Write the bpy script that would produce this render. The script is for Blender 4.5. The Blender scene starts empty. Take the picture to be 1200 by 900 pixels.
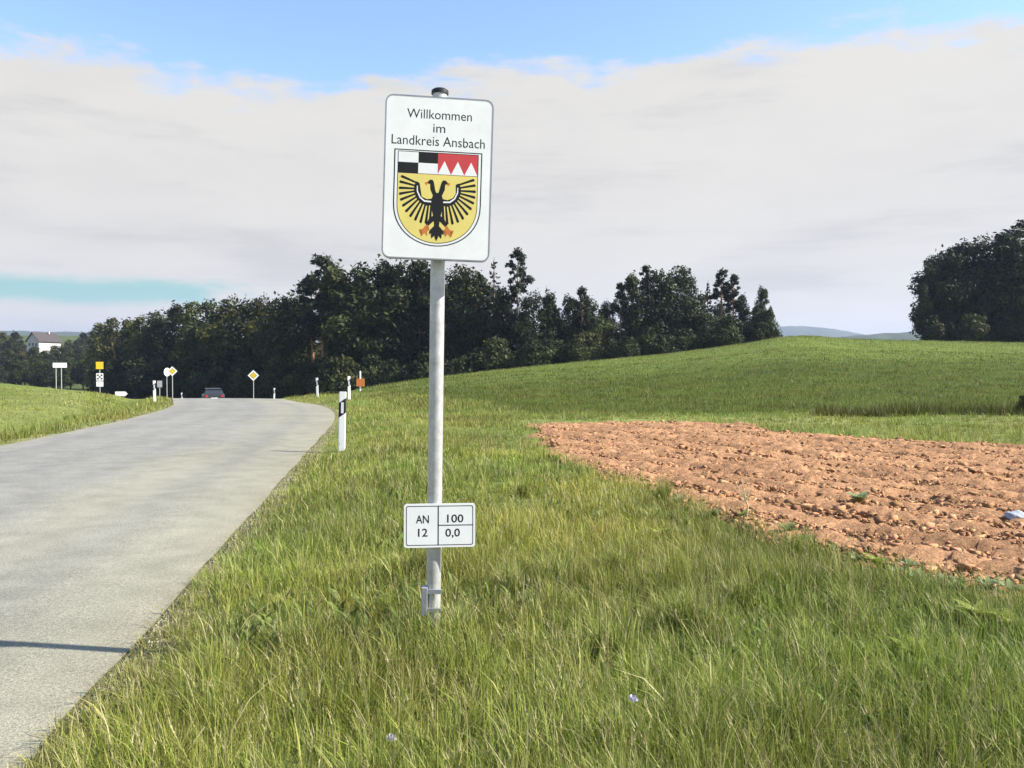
import bpy, bmesh, math, random
import numpy as np
from mathutils import Vector, Matrix

R = math.radians
random.seed(7); rng = np.random.default_rng(7)
sc = bpy.context.scene
C = sc.collection

# ------------------------------------------------------------------ camera
F, EYE, HOR = 950.0, 1.45, 430.0            # focal length in photo pixels, eye height, horizon row
cam = bpy.data.cameras.new('camera'); camo = bpy.data.objects.new('camera', cam); C.objects.link(camo)
cam.sensor_width = 36; cam.lens = 36 * F / 1200; cam.clip_start = 0.05; cam.clip_end = 20000
camo.location = (0, 0, EYE)
camo.rotation_euler = (R(90) - math.atan((450 - HOR) / F), 0, 0)
sc.camera = camo
sc.render.resolution_x, sc.render.resolution_y = 1024, 768

# ------------------------------------------------------------------ light
SUN_AZ, SUN_EL = 96.5, 39.0                # clockwise from the view direction (+Y)
sv = Vector((math.sin(R(SUN_AZ)) * math.cos(R(SUN_EL)), math.cos(R(SUN_AZ)) * math.cos(R(SUN_EL)), math.sin(R(SUN_EL))))
sl = bpy.data.lights.new('sun', 'SUN'); so = bpy.data.objects.new('sun', sl); C.objects.link(so)
sl.energy = 5.0; sl.angle = R(0.6); sl.color = (1.0, 0.94, 0.85)
so.rotation_euler = sv.to_track_quat('Z', 'Y').to_euler(); so.location = (30, -20, 40)
w = bpy.data.worlds.new('World'); sc.world = w; w.use_nodes = True
nt = w.node_tree; N = nt.nodes; L = nt.links; N.clear()
def wn(t, **k):
    n = N.new(t)
    for a, b in k.items(): setattr(n, a, b)
    return n
def wm(op, a, b=None, c=None, clamp=False):
    n = N.new('ShaderNodeMath'); n.operation = op; n.use_clamp = clamp
    for i, v in enumerate((a, b, c)):
        if v is None: continue
        if isinstance(v, (int, float)): n.inputs[i].default_value = v
        else: L.new(v, n.inputs[i])
    return n.outputs[0]
def wmix(f, a, b):
    n = N.new('ShaderNodeMix'); n.data_type = 'RGBA'
    L.new(f, n.inputs[0])
    for i, v in ((6, a), (7, b)):
        if isinstance(v, tuple): n.inputs[i].default_value = v
        else: L.new(v, n.inputs[i])
    return n.outputs[2]
def wsmooth(v, lo, hi):
    n = N.new('ShaderNodeMapRange'); n.interpolation_type = 'SMOOTHSTEP'
    L.new(v, n.inputs[0]); n.inputs[1].default_value = lo; n.inputs[2].default_value = hi
    return n.outputs[0]
def wnoise(vec, scale, detail, rough=0.55):
    n = N.new('ShaderNodeTexNoise'); L.new(vec, n.inputs['Vector'])
    n.inputs['Scale'].default_value = scale; n.inputs['Detail'].default_value = detail; n.inputs['Roughness'].default_value = rough
    return n.outputs['Fac']
out = wn('ShaderNodeOutputWorld'); bg = wn('ShaderNodeBackground'); L.new(bg.outputs[0], out.inputs[0])
bg.inputs[1].default_value = 0.13
sky = wn('ShaderNodeTexSky', sky_type='NISHITA'); sky.sun_disc = False
sky.sun_elevation = R(SUN_EL); sky.sun_rotation = R(SUN_AZ); sky.altitude = 450; sky.air_density = 1.0; sky.dust_density = 0.4; sky.ozone_density = 2.5
tc = wn('ShaderNodeTexCoord'); sep = wn('ShaderNodeSeparateXYZ'); L.new(tc.outputs['Generated'], sep.inputs[0])
zz = sep.outputs[2]
mp = wn('ShaderNodeMapping'); L.new(tc.outputs['Generated'], mp.inputs[0]); mp.inputs['Scale'].default_value = (1, 1, 3.2); mp.inputs['Location'].default_value = (0.35, 0.1, 0.2)
big = wnoise(mp.outputs[0], 2.6, 2); fine = wnoise(mp.outputs[0], 13, 7, 0.62)
edge = wm('ADD', wm('MULTIPLY', wm('SUBTRACT', big, 0.5), 0.09), wm('MULTIPLY', wm('SUBTRACT', fine, 0.5), 0.10))
cl = wsmooth(wm('SUBTRACT', wm('ADD', edge, 0.335), zz), -0.012, 0.022)
mp3 = wn('ShaderNodeMapping'); L.new(tc.outputs['Generated'], mp3.inputs[0]); mp3.inputs['Scale'].default_value = (1.0, 1.0, 7.0); mp3.inputs['Location'].default_value = (1.3, 2.2, 0.4)
streak = wm('ADD', wm('MULTIPLY', wsmooth(wnoise(mp3.outputs[0], 3.4, 7, 0.62), 0.50, 0.72), 0.75), wm('MULTIPLY', wsmooth(wnoise(mp.outputs[0], 5.0, 6, 0.6), 0.38, 0.66), 0.25))
cloudc = wmix(streak, (2.72, 2.63, 2.47, 1), (2.22, 2.16, 2.10, 1))
# a thin clear gap low over the horizon, in some directions only
azm = wm('ARCTAN2', sep.outputs[0], sep.outputs[1])
gapw = wm('ADD', wm('COSINE', wm('MULTIPLY', wm('ADD', azm, R(38)), 3.0)), wm('MULTIPLY', wm('SUBTRACT', fine, 0.5), 0.5))
gz = wm('ABSOLUTE', wm('SUBTRACT', zz, wm('ADD', 0.083, wm('MULTIPLY', wm('SUBTRACT', fine, 0.5), 0.022))))
gap = wm('MULTIPLY', wsmooth(wm('SUBTRACT', 0.021, gz), 0.0, 0.016), wsmooth(gapw, 0.50, 0.66))
cloudc = wmix(gap, cloudc, (1.25, 2.25, 2.15, 1))
L.new(wmix(cl, sky.outputs[0], cloudc), bg.inputs[0])
sc.view_settings.view_transform = 'Standard'; sc.view_settings.look = 'None'; sc.view_settings.gamma = 1
sc.view_settings.exposure = 1.22

# ------------------------------------------------------------------ helpers
def tag(o, label=None, cat=None, group=None, kind=None):
    if label: o['label'] = label
    if cat: o['category'] = cat
    if group: o['group'] = group
    if kind: o['kind'] = kind
    return o
def mat(name, col, rough=0.8, var=0.0, scale=8.0, bump=0.0, bscale=40.0, metal=0.0, attr=None, transl=0.0, objvar=0.0, spec=0.3, alt=None, leafcol=False):
    m = bpy.data.materials.new(name); m.use_nodes = True
    t = m.node_tree; n = t.nodes; l = t.links
    p = n['Principled BSDF']; p.inputs['Roughness'].default_value = rough; p.inputs['Metallic'].default_value = metal
    p.inputs['Specular IOR Level'].default_value = spec
    tcn = n.new('ShaderNodeTexCoord')
    if attr:
        a = n.new('ShaderNodeAttribute'); a.attribute_name = attr; base = a.outputs['Color']
    else:
        a = n.new('ShaderNodeRGB'); a.outputs[0].default_value = (*col, 1); base = a.outputs[0]
    if var > 0:
        no = n.new('ShaderNodeTexNoise'); no.inputs['Scale'].default_value = scale; no.inputs['Detail'].default_value = 6; no.inputs['Roughness'].default_value = 0.65
        l.new(tcn.outputs['Object'], no.inputs['Vector'])
        mr = n.new('ShaderNodeMapRange'); mr.inputs[1].default_value = 0.25; mr.inputs[2].default_value = 0.75; mr.inputs[3].default_value = 1 - var; mr.inputs[4].default_value = 1 + var
        l.new(no.outputs['Fac'], mr.inputs[0])
        mx = n.new('ShaderNodeMix'); mx.data_type = 'RGBA'; mx.blend_type = 'MULTIPLY'; mx.inputs[0].default_value = 1
        l.new(base, mx.inputs[6]); l.new(mr.outputs[0], mx.inputs[7]); base = mx.outputs[2]
        if alt:
            n2 = n.new('ShaderNodeTexNoise'); n2.inputs['Scale'].default_value = scale * 0.37; n2.inputs['Detail'].default_value = 4
            l.new(tcn.outputs['Object'], n2.inputs['Vector'])
            m2 = n.new('ShaderNodeMapRange'); m2.inputs[1].default_value = 0.5; m2.inputs[2].default_value = 0.68; m2.inputs[4].default_value = 0.7
            l.new(n2.outputs['Fac'], m2.inputs[0])
            x2 = n.new('ShaderNodeMix'); x2.data_type = 'RGBA'; l.new(m2.outputs[0], x2.inputs[0]); l.new(base, x2.inputs[6]); x2.inputs[7].default_value = (*alt, 1); base = x2.outputs[2]
    if objvar > 0:
        oi = n.new('ShaderNodeObjectInfo'); hs = n.new('ShaderNodeHueSaturation')
        mr = n.new('ShaderNodeMapRange'); mr.inputs[3].default_value = 1 - objvar; mr.inputs[4].default_value = 1 + objvar
        l.new(oi.outputs['Random'], mr.inputs[0]); l.new(mr.outputs[0], hs.inputs['Value'])
        m3 = n.new('ShaderNodeMath'); m3.operation = 'MULTIPLY_ADD'; m3.inputs[1].default_value = 0.05; m3.inputs[2].default_value = 0.475
        wv = n.new('ShaderNodeMath'); wv.operation = 'FRACT'; ml = n.new('ShaderNodeMath'); ml.operation = 'MULTIPLY'; ml.inputs[1].default_value = 7.3
        l.new(oi.outputs['Random'], ml.inputs[0]); l.new(ml.outputs[0], wv.inputs[0]); l.new(wv.outputs[0], m3.inputs[0]); l.new(m3.outputs[0], hs.inputs['Hue'])
        l.new(base, hs.inputs['Color']); base = hs.outputs[0]
    if leafcol:
        av = n.new('ShaderNodeAttribute'); av.attribute_name = 'col'; mx = n.new('ShaderNodeMix'); mx.data_type = 'RGBA'; mx.blend_type = 'MULTIPLY'; mx.inputs[0].default_value = 1
        l.new(base, mx.inputs[6]); l.new(av.outputs['Color'], mx.inputs[7]); base = mx.outputs[2]
    l.new(base, p.inputs['Base Color'])
    if bump > 0:
        nb = n.new('ShaderNodeTexNoise'); nb.inputs['Scale'].default_value = bscale; nb.inputs['Detail'].default_value = 5
        l.new(tcn.outputs['Object'], nb.inputs['Vector'])
        b = n.new('ShaderNodeBump'); b.inputs['Strength'].default_value = bump; b.inputs['Distance'].default_value = 0.02
        l.new(nb.outputs['Fac'], b.inputs['Height']); l.new(b.outputs[0], p.inputs['Normal'])
    if transl > 0:
        tr = n.new('ShaderNodeBsdfTranslucent'); l.new(base, tr.inputs['Color'])
        ms = n.new('ShaderNodeMixShader'); ms.inputs[0].default_value = transl
        l.new(p.outputs[0], ms.inputs[1]); l.new(tr.outputs[0], ms.inputs[2]); l.new(ms.outputs[0], n['Material Output'].inputs[0])
    return m
def obj(name, me, m=None, parent=None):
    o = bpy.data.objects.new(name, me); C.objects.link(o)
    if m is not None and len(me.materials) == 0: me.materials.append(m)
    if parent is not None: o.parent = parent
    return o
def empty(name, loc, rz=0.0):
    o = bpy.data.objects.new(name, None); C.objects.link(o); o.location = loc; o.rotation_euler = (0, 0, rz); o.empty_display_size = 0.2
    return o
def pymesh(name, v, f, smooth=False):
    me = bpy.data.meshes.new(name); me.from_pydata([tuple(p) for p in v], [], [tuple(q) for q in f]); me.update()
    if smooth: me.polygons.foreach_set('use_smooth', [True] * len(me.polygons))
    return me
def trimesh(name, V, T, col=None, smooth=False):
    """big triangle mesh straight from numpy arrays"""
    V = np.asarray(V, dtype=np.float32); T = np.asarray(T, dtype=np.int32)
    me = bpy.data.meshes.new(name)
    me.vertices.add(len(V)); me.vertices.foreach_set('co', V.ravel())
    me.loops.add(T.size); me.loops.foreach_set('vertex_index', T.ravel())
    me.polygons.add(len(T)); me.polygons.foreach_set('loop_start', np.arange(0, T.size, 3, dtype=np.int32))
    try: me.polygons.foreach_set('loop_total', np.full(len(T), 3, dtype=np.int32))
    except Exception: pass
    if smooth: me.polygons.foreach_set('use_smooth', np.ones(len(T), dtype=bool))
    me.update(calc_edges=True)
    if col is not None:
        a = me.color_attributes.new('col', 'FLOAT_COLOR', 'POINT')
        cc = np.ones((len(V), 4), dtype=np.float32); cc[:, :3] = col
        a.data.foreach_set('color', cc.ravel())
    return me
def gridmesh(name, X, Y, Z, col=None, keep=None, smooth=True):
    r, c = X.shape
    idx = np.arange(r * c).reshape(r, c)
    a, b, d, e = idx[:-1, :-1].ravel(), idx[:-1, 1:].ravel(), idx[1:, 1:].ravel(), idx[1:, :-1].ravel()
    if keep is not None:
        k = (keep[:-1, :-1] & keep[:-1, 1:] & keep[1:, 1:] & keep[1:, :-1]).ravel(); a, b, d, e = a[k], b[k], d[k], e[k]
    T = np.concatenate([np.stack([a, b, d], 1), np.stack([a, d, e], 1)])
    V = np.stack([X.ravel(), Y.ravel(), Z.ravel()], 1)
    if keep is not None:
        used = np.zeros(len(V), bool); used[T.ravel()] = True
        new = np.cumsum(used) - 1; T = new[T]; V = V[used]
        if col is not None: col = col[used]
    return trimesh(name, V, T, col, smooth)
def box(bm, c, s, M=None, bev=0.0):
    g = bmesh.ops.create_cube(bm, size=1.0)
    vs = g['verts']
    for v in vs: v.co = Vector((v.co.x * s[0] + c[0], v.co.y * s[1] + c[1], v.co.z * s[2] + c[2]))
    if bev > 0:
        es = list({e for v in vs for e in v.link_edges})
        r = bmesh.ops.bevel(bm, geom=es, offset=bev, segments=2, affect='EDGES', profile=0.6)
        vs = list({v for v in r['verts']} | {v for v in vs if v.is_valid})
    if M is not None:
        for v in vs: v.co = M @ v.co
    return vs
def tube(bm, pts, rad, n=12, cap=True):
    rings = []
    pts = [Vector(p) for p in pts]
    for i, p in enumerate(pts):
        d = (pts[min(i + 1, len(pts) - 1)] - pts[max(i - 1, 0)]).normalized()
        a = d.cross(Vector((0, 1, 0))); a = a if a.length > 1e-3 else d.cross(Vector((1, 0, 0))); a.normalize(); b = d.cross(a)
        r = rad[i] if isinstance(rad, (list, tuple)) else rad
        rings.append([bm.verts.new(p + (a * math.cos(2 * math.pi * k / n) + b * math.sin(2 * math.pi * k / n)) * r) for k in range(n)])
    for i in range(len(rings) - 1):
        for k in range(n):
            bm.faces.new((rings[i][k], rings[i][(k + 1) % n], rings[i + 1][(k + 1) % n], rings[i + 1][k]))
    if cap:
        bm.faces.new(rings[0][::-1]); bm.faces.new(rings[-1])
def prism(bm, poly, y0, y1):
    """polygon in (x, z) extruded from y0 (front) to y1"""
    a = [bm.verts.new((x, y0, z)) for x, z in poly]; b = [bm.verts.new((x, y1, z)) for x, z in poly]
    n = len(poly)
    bm.faces.new(a); bm.faces.new(b[::-1])
    for i in range(n): bm.faces.new((a[i], b[i], b[(i + 1) % n], a[(i + 1) % n]))
def bmobj(name, bm, m, parent=None, smooth=False, normals=True):
    if normals: bmesh.ops.recalc_face_normals(bm, faces=bm.faces)
    me = bpy.data.meshes.new(name); bm.to_mesh(me); bm.free()
    if smooth:
        me.polygons.foreach_set('use_smooth', [True] * len(me.polygons)); me.set_sharp_from_angle(angle=R(40))
    return obj(name, me, m, parent)
def copy_tree(o, parent=None):
    c = o.copy(); C.objects.link(c); c.parent = parent
    for ch in list(o.children): copy_tree(ch, c)
    return c
def fbm(x, y, seed=0, octs=3, f=1.0):
    r = np.random.default_rng(seed); s = np.zeros_like(x, dtype=float); a = 1.0; tot = 0
    for o in range(octs):
        for k in range(4):
            th = r.uniform(0, 2 * math.pi); ph = r.uniform(0, 6.28, 2); q = f * r.uniform(0.7, 1.4)
            u = x * math.cos(th) + y * math.sin(th)
            v = -x * math.sin(th) + y * math.cos(th)
            s += a * np.sin(u * q + ph[0] + 1.3 * np.sin(v * q * 0.7 + ph[1])); tot += a
        a *= 0.55; f *= 2.1
    return s / tot * 1.6

# ------------------------------------------------------------------ terrain function
def px2w(px, D): return ((px - 600) / F * D, D)
_px = np.arange(-1200, 2601, 5.0)
_rid = np.interp(_px, [-1200, -400, 0, 100, 180, 240, 365, 385, 420, 470, 520, 580, 660, 780, 880, 915, 945, 1000, 1200, 1500, 2600],
                 [440, 444, 450, 461, 467, 468, 468, 464, 456, 448, 441, 434, 426, 415, 402, 395, 393.5, 398, 402, 404, 410])
_rD = np.interp(_px, [-1200, 0, 180, 385, 420, 520, 660, 780, 900, 1200, 2600], [60, 52, 42, 43, 58, 82, 102, 112, 118, 120, 120])
_A = np.interp(_px, [-1200, 0, 380, 560, 900, 2600], [6, 6, 6, 5, 3.5, 3.0])
_k = np.exp(-0.5 * (np.arange(-6, 7) / 2.2) ** 2); _k /= _k.sum()
_sm = lambda a: np.convolve(np.pad(a, 6, mode='edge'), _k, mode='valid')
_rid, _rD, _A = _sm(_rid), _sm(_rD), _sm(_A)
U = (-0.156, 0.9878); NR = (0.9878, 0.156)
def st(x, y): return x * NR[0] + y * NR[1], x * U[0] + y * U[1]
def shift(t):
    t = np.asarray(t, dtype=float)
    a = np.clip(t - 20, 0, 17); r = 0.25 * a * a / 34 + 0.25 * np.clip(t - 37, 0, None)
    b = np.clip(t - 80, 0, 30); r += 0.12 * b * b / 60 + 0.12 * np.clip(t - 110, 0, None)
    return r
EDGE_R, EDGE_L = -1.29, -6.9
def sstep(a, b, x): u = np.clip((x - a) / (b - a), 0, 1); return u * u * (3 - 2 * u)
def roadmask(x, y, pad=0.0):
    s, t = st(x, y); s = s + shift(t)
    return (s < EDGE_R + pad) & (s > EDGE_L - pad) & (t < 230)
def base(x, y):
    x = np.asarray(x, float); y = np.asarray(y, float)
    px = 600 + F * x / np.maximum(y, 6.0)
    rid = np.interp(px, _px, _rid); rD = np.interp(px, _px, _rD); A = np.interp(px, _px, _A)
    zr = EYE - (rid - HOR) / F * rD
    D0 = 23.0
    u = np.clip((y - D0) / (rD - D0), 0, 1)
    prof = 0.45 * u + 0.55 * u * u * (3 - 2 * u)
    d = np.clip(y - rD, 0, None)
    z = zr * prof - A * (1 - np.exp(-(d / 70.0) ** 1.3))
    z = z * sstep(20, 32, y) if False else z
    # far slope on the left, beyond the valley
    far = sstep(230, 760, y) * (1 - sstep(250, 620, px))
    z = z + far * 36.0
    z = z + sstep(400, 1500, y) * -2.0
    return z
SOIL_PX = [(1200, 716), (1090, 698), (1010, 667), (960, 644), (900, 629), (820, 603), (760, 577), (700, 557), (650, 541), (606, 521), (602, 507), (610, 497), (750, 495.5), (878, 497), (905, 508), (1200, 525)]
SOIL = []
for p in SOIL_PX:
    D = EYE * F / (p[1] - HOR); SOIL.append(px2w(p[0], D))
SOIL = [(8.5, -3.0), (5.6, 1.0), (4.4, 3.7)] + SOIL + [(14.5, 11.0), (24, 4.5), (20, -3.0)]
SOIL = np.array(SOIL)
def soil_sd(x, y):
    """signed distance to the ploughed patch, negative inside"""
    x = np.asarray(x, float); y = np.asarray(y, float)
    d2 = np.full(x.shape, 1e9); ins = np.zeros(x.shape, bool); n = len(SOIL)
    for i in range(n):
        ax, ay = SOIL[i]; bx, by = SOIL[(i + 1) % n]
        ex, ey = bx - ax, by - ay
        q = np.clip(((x - ax) * ex + (y - ay) * ey) / (ex * ex + ey * ey), 0, 1)
        d2 = np.minimum(d2, (x - ax - q * ex) ** 2 + (y - ay - q * ey) ** 2)
        c = (ay > y) != (by > y)
        xi = ax + (y - ay) / (ey if abs(ey) > 1e-9 else 1e-9) * ex
        ins ^= c & (x < xi)
    return np.where(ins, -1, 1) * np.sqrt(d2)
def tip(x, y): return 0.55 + 0.28 * fbm(x, y, 42, 3, 2.0) - x      # ragged left end of the patch
def H(x, y):
    """ground height: terrain, verge bumps, ditch beside the road"""
    x = np.asarray(x, float); y = np.asarray(y, float)
    z = base(x, y); s, t = st(x, y); s = s + shift(t)
    near = 1 - sstep(40, 80, y)
    off = np.maximum(s - EDGE_R, EDGE_L - s)               # distance outside the asphalt
    z = z + near * 0.035 * fbm(x, y, 3, 2, 0.9) * sstep(0.1, 0.9, off)
    z = z + near * 0.10 * np.exp(-((s - 0.35) / 0.85) ** 2)      # crowned right verge
    z = z - near * 0.34 * np.exp(-((s - (EDGE_L - 2.0)) / 0.75) ** 2)           # ditch on the far side
    z = z + near * 0.10 * sstep(2.6, 4.5, EDGE_L - s)
    return z
def G(x, y): return float(H(np.array([x]), np.array([y]))[0])

# ------------------------------------------------------------------ materials
M = {}
M['blade'] = mat('grass_blade', (0.1, 0.12, 0.03), 0.55, attr='col', transl=0.32, spec=0.25)
M['leafw'] = mat('weed_leaf', (0.1, 0.12, 0.03), 0.5, attr='col', transl=0.3, spec=0.3)
M['clod'] = mat('soil_clod', (0.2, 0.1, 0.05), 0.95, attr='col', var=0.35, scale=60, spec=0.1)
M['white'] = mat('white_film', (0.87, 0.87, 0.85), 0.45, var=0.07, scale=7, spec=0.4)
M['plastic'] = mat('white_plastic', (0.78, 0.78, 0.76), 0.5, var=0.10, scale=9)
M['black'] = mat('black_print', (0.012, 0.012, 0.013), 0.55, var=0.2, scale=20)
M['red'] = mat('red_print', (0.60, 0.065, 0.07), 0.5, var=0.08, scale=10)
M['gold'] = mat('gold_print', (0.80, 0.66, 0.19), 0.5, var=0.08, scale=10)
M['orange'] = mat('orange_print', (0.62, 0.20, 0.05), 0.5, var=0.1, scale=10)
M['yellow'] = mat('yellow_film', (0.75, 0.50, 0.03), 0.45, var=0.06, scale=6)
M['zinc'] = mat('galvanised_steel', (0.50, 0.50, 0.49), 0.45, var=0.28, scale=22, metal=0.45, bump=0.05, bscale=60)
M['zincdark'] = mat('weathered_steel', (0.36, 0.36, 0.39), 0.6, var=0.2, scale=16, metal=0.5)
M['cap'] = mat('black_plastic', (0.02, 0.02, 0.022), 0.5, var=0.2, scale=20)
M['reflector'] = mat('reflector', (0.72, 0.74, 0.76), 0.2, var=0.06, scale=60, bump=0.1, bscale=300, spec=0.6)
M['bark'] = mat('bark', (0.10, 0.075, 0.055), 0.9, var=0.35, scale=4, bump=0.5, bscale=9)
M['pinebark'] = mat('pine_bark', (0.23, 0.13, 0.08), 0.9, var=0.3, scale=3, bump=0.5, bscale=9)
M['palebark'] = mat('pale_bark', (0.40, 0.37, 0.32), 0.85, var=0.4, scale=3, bump=0.3, bscale=9)
M['leaf'] = mat('broad_leaf', (0.030, 0.038, 0.011), 0.6, objvar=0.35, transl=0.22, spec=0.2, var=0.25, scale=0.6, leafcol=True)
M['leaf2'] = mat('light_leaf', (0.060, 0.068, 0.014), 0.6, objvar=0.25, transl=0.25, spec=0.2, var=0.25, scale=0.6, leafcol=True)
M['needle'] = mat('needle', (0.021, 0.027, 0.012), 0.65, objvar=0.3, transl=0.12, spec=0.2, var=0.25, scale=0.6, leafcol=True)
M['house'] = mat('render_wall', (0.48, 0.47, 0.44), 0.85, var=0.06, scale=1)
M['tile'] = mat('roof_tile', (0.06, 0.05, 0.048), 0.85, var=0.25, scale=3)
M['glass'] = mat('dark_glass', (0.03, 0.035, 0.04), 0.08, spec=0.6)
M['carpaint'] = mat('car_paint', (0.03, 0.034, 0.042), 0.25, spec=0.6)
M['tyre'] = mat('tyre', (0.02, 0.02, 0.02), 0.85)
M['lampred'] = mat('tail_lamp', (0.45, 0.02, 0.02), 0.25, spec=0.6)
M['stone'] = mat('grey_stone', (0.30, 0.32, 0.36), 0.85, var=0.3, scale=18, bump=0.4, bscale=30)
M['gravel'] = mat('gravel', (0.36, 0.33, 0.27), 0.9, attr='col', var=0.2, scale=90)
M['tar'] = mat('tar', (0.022, 0.022, 0.024), 0.55, var=0.3, scale=40, bump=0.4, bscale=120)
M['mortar'] = mat('joint_lip', (0.30, 0.30, 0.30), 0.9, var=0.3, scale=50, bump=0.5, bscale=160)
M['petal'] = mat('lilac_petal', (0.62, 0.58, 0.72), 0.6, transl=0.25)
M['stem'] = mat('green_stem', (0.10, 0.13, 0.035), 0.6)
M['straw'] = mat('dry_straw', (0.55, 0.47, 0.26), 0.7, var=0.15, scale=30)
M['hill'] = mat('far_wood', (0.035, 0.05, 0.022), 0.95, var=0.4, scale=0.02)

# ground material: per-vertex colour broken up by noise at three scales
def ground_mat(name, bsc=9, bdist=0.10):
    m = mat(name, (0.1, 0.1, 0.05), 0.95, attr='col', spec=0.1)
    t = m.node_tree; n = t.nodes; l = t.links; p = n['Principled BSDF']
    src = p.inputs['Base Color'].links[0].from_socket
    tcn = n.new('ShaderNodeTexCoord')
    for sc_, amp in ((0.25, 0.16), (2.1, 0.20), (14.0, 0.30), (70.0, 0.30)):
        no = n.new('ShaderNodeTexNoise'); no.inputs['Scale'].default_value = sc_; no.inputs['Detail'].default_value = 4; no.inputs['Roughness'].default_value = 0.6
        l.new(tcn.outputs['Object'], no.inputs['Vector'])
        mr = n.new('ShaderNodeMapRange'); mr.inputs[1].default_value = 0.3; mr.inputs[2].default_value = 0.7; mr.inputs[3].default_value = 1 - amp; mr.inputs[4].default_value = 1 + amp
        l.new(no.outputs['Fac'], mr.inputs[0])
        mx = n.new('ShaderNodeMix'); mx.data_type = 'RGBA'; mx.blend_type = 'MULTIPLY'; mx.inputs[0].default_value = 1
        l.new(src, mx.inputs[6]); l.new(mr.outputs[0], mx.inputs[7]); src = mx.outputs[2]
    l.new(src, p.inputs['Base Color'])
    nb = n.new('ShaderNodeTexNoise'); nb.inputs['Scale'].default_value = bsc; nb.inputs['Detail'].default_value = 8; nb.inputs['Roughness'].default_value = 0.7
    l.new(tcn.outputs['Object'], nb.inputs['Vector'])
    b = n.new('ShaderNodeBump'); b.inputs['Strength'].default_value = 0.9; b.inputs['Distance'].default_value = bdist
    l.new(nb.outputs['Fac'], b.inputs['Height']); l.new(b.outputs[0], p.inputs['Normal'])
    return m
M['ground'] = ground_mat('turf')
M['soil'] = ground_mat('ploughed_soil', 34, 0.045)

def asphalt():
    m = mat('asphalt', (0.205, 0.20, 0.168), 0.85, spec=0.25, attr='col')
    t = m.node_tree; n = t.nodes; l = t.links; p = n['Principled BSDF']
    tcn = n.new('ShaderNodeTexCoord'); src = p.inputs['Base Color'].links[0].from_socket
    for sc_, amp, det in ((0.35, 0.12, 3), (3.0, 0.13, 6), (60.0, 0.22, 3), (170.0, 0.42, 2)):
        no = n.new('ShaderNodeTexNoise'); no.inputs['Scale'].default_value = sc_; no.inputs['Detail'].default_value = det
        l.new(tcn.outputs['Object'], no.inputs['Vector'])
        mr = n.new('ShaderNodeMapRange'); mr.inputs[1].default_value = 0.3; mr.inputs[2].default_value = 0.7; mr.inputs[3].default_value = 1 - amp; mr.inputs[4].default_value = 1 + amp
        l.new(no.outputs['Fac'], mr.inputs[0])
        mx = n.new('ShaderNodeMix'); mx.data_type = 'RGBA'; mx.blend_type = 'MULTIPLY'; mx.inputs[0].default_value = 1
        l.new(src, mx.inputs[6]); l.new(mr.outputs[0], mx.inputs[7]); src = mx.outputs[2]
    # hairline cracks
    nz = n.new('ShaderNodeTexNoise'); nz.inputs['Scale'].default_value = 2.5; nz.inputs['Detail'].default_value = 4; l.new(tcn.outputs['Object'], nz.inputs['Vector'])
    vm = n.new('ShaderNodeVectorMath'); vm.operation = 'MULTIPLY_ADD'; vm.inputs[1].default_value = (0.5, 0.5, 0.5)
    l.new(nz.outputs['Color'], vm.inputs[0]); l.new(tcn.outputs['Object'], vm.inputs[2])
    vo = n.new('ShaderNodeTexVoronoi'); vo.feature = 'DISTANCE_TO_EDGE'; vo.inputs['Scale'].default_value = 0.42; l.new(vm.outputs[0], vo.inputs['Vector'])
    cr = n.new('ShaderNodeMapRange'); cr.inputs[1].default_value = 0.0015; cr.inputs[2].default_value = 0.004; cr.inputs[3].default_value = 0.90; cr.inputs[4].default_value = 1.0
    l.new(vo.outputs['Distance'], cr.inputs[0])
    mx = n.new('ShaderNodeMix'); mx.data_type = 'RGBA'; mx.blend_type = 'MULTIPLY'; mx.inputs[0].default_value = 1
    l.new(src, mx.inputs[6]); l.new(cr.outputs[0], mx.inputs[7]); src = mx.outputs[2]
    l.new(src, p.inputs['Base Color'])
    nb = n.new('ShaderNodeTexNoise'); nb.inputs['Scale'].default_value = 140; nb.inputs['Detail'].default_value = 3; l.new(tcn.outputs['Object'], nb.inputs['Vector'])
    b = n.new('ShaderNodeBump'); b.inputs['Strength'].default_value = 0.5; b.inputs['Distance'].default_value = 0.006
    l.new(nb.outputs['Fac'], b.inputs['Height']); l.new(b.outputs[0], p.inputs['Normal'])
    return m
M['asphalt'] = asphalt()

# ------------------------------------------------------------------ ground, road, ploughed patch
def sgrid(c, a, hi, lo, n):
    u = np.linspace(-math.asinh((c - lo) / a), math.asinh((hi - c) / a), n); return c + a * np.sinh(u)
gx = sgrid(0.0, 4.0, 4800, -4800, 380); gy = sgrid(9.0, 6.0, 4800, -1200, 400)
X, Y = np.meshgrid(gx, gy); Z = H(X, Y)
S_, T_ = st(X, Y); S_ = S_ + shift(T_)
Z = Z - 0.07 * roadmask(X, Y, -0.15)
sd = np.maximum(soil_sd(X, Y), tip(X, Y)); Z = Z - 0.10 * sstep(0.0, 0.35, -sd) 
TURF = np.array([0.135, 0.165, 0.038]); CROP = np.array([0.110, 0.150, 0.026]); PALE = np.array([0.215, 0.24, 0.075]); DRY = np.array([0.27, 0.25, 0.13]); LUSH = np.array([0.062, 0.085, 0.010])
col = np.tile(TURF, (X.size, 1)).reshape(X.shape + (3,))
def lay(mask, c):
    global col
    col = col * (1 - mask[..., None]) + c * mask[..., None]
PXg = 600 + F * X / np.maximum(Y, 3)
crop = sstep(23.0, 25.5, Y + 0.6 * fbm(X, Y, 5, 2, 0.4)) * sstep(1.5, 4.0, S_ - EDGE_R)
lay(crop, CROP)
lay(crop * (1 - sstep(46, 72, Y - 0.03 * (PXg - 900))), LUSH)
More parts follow.
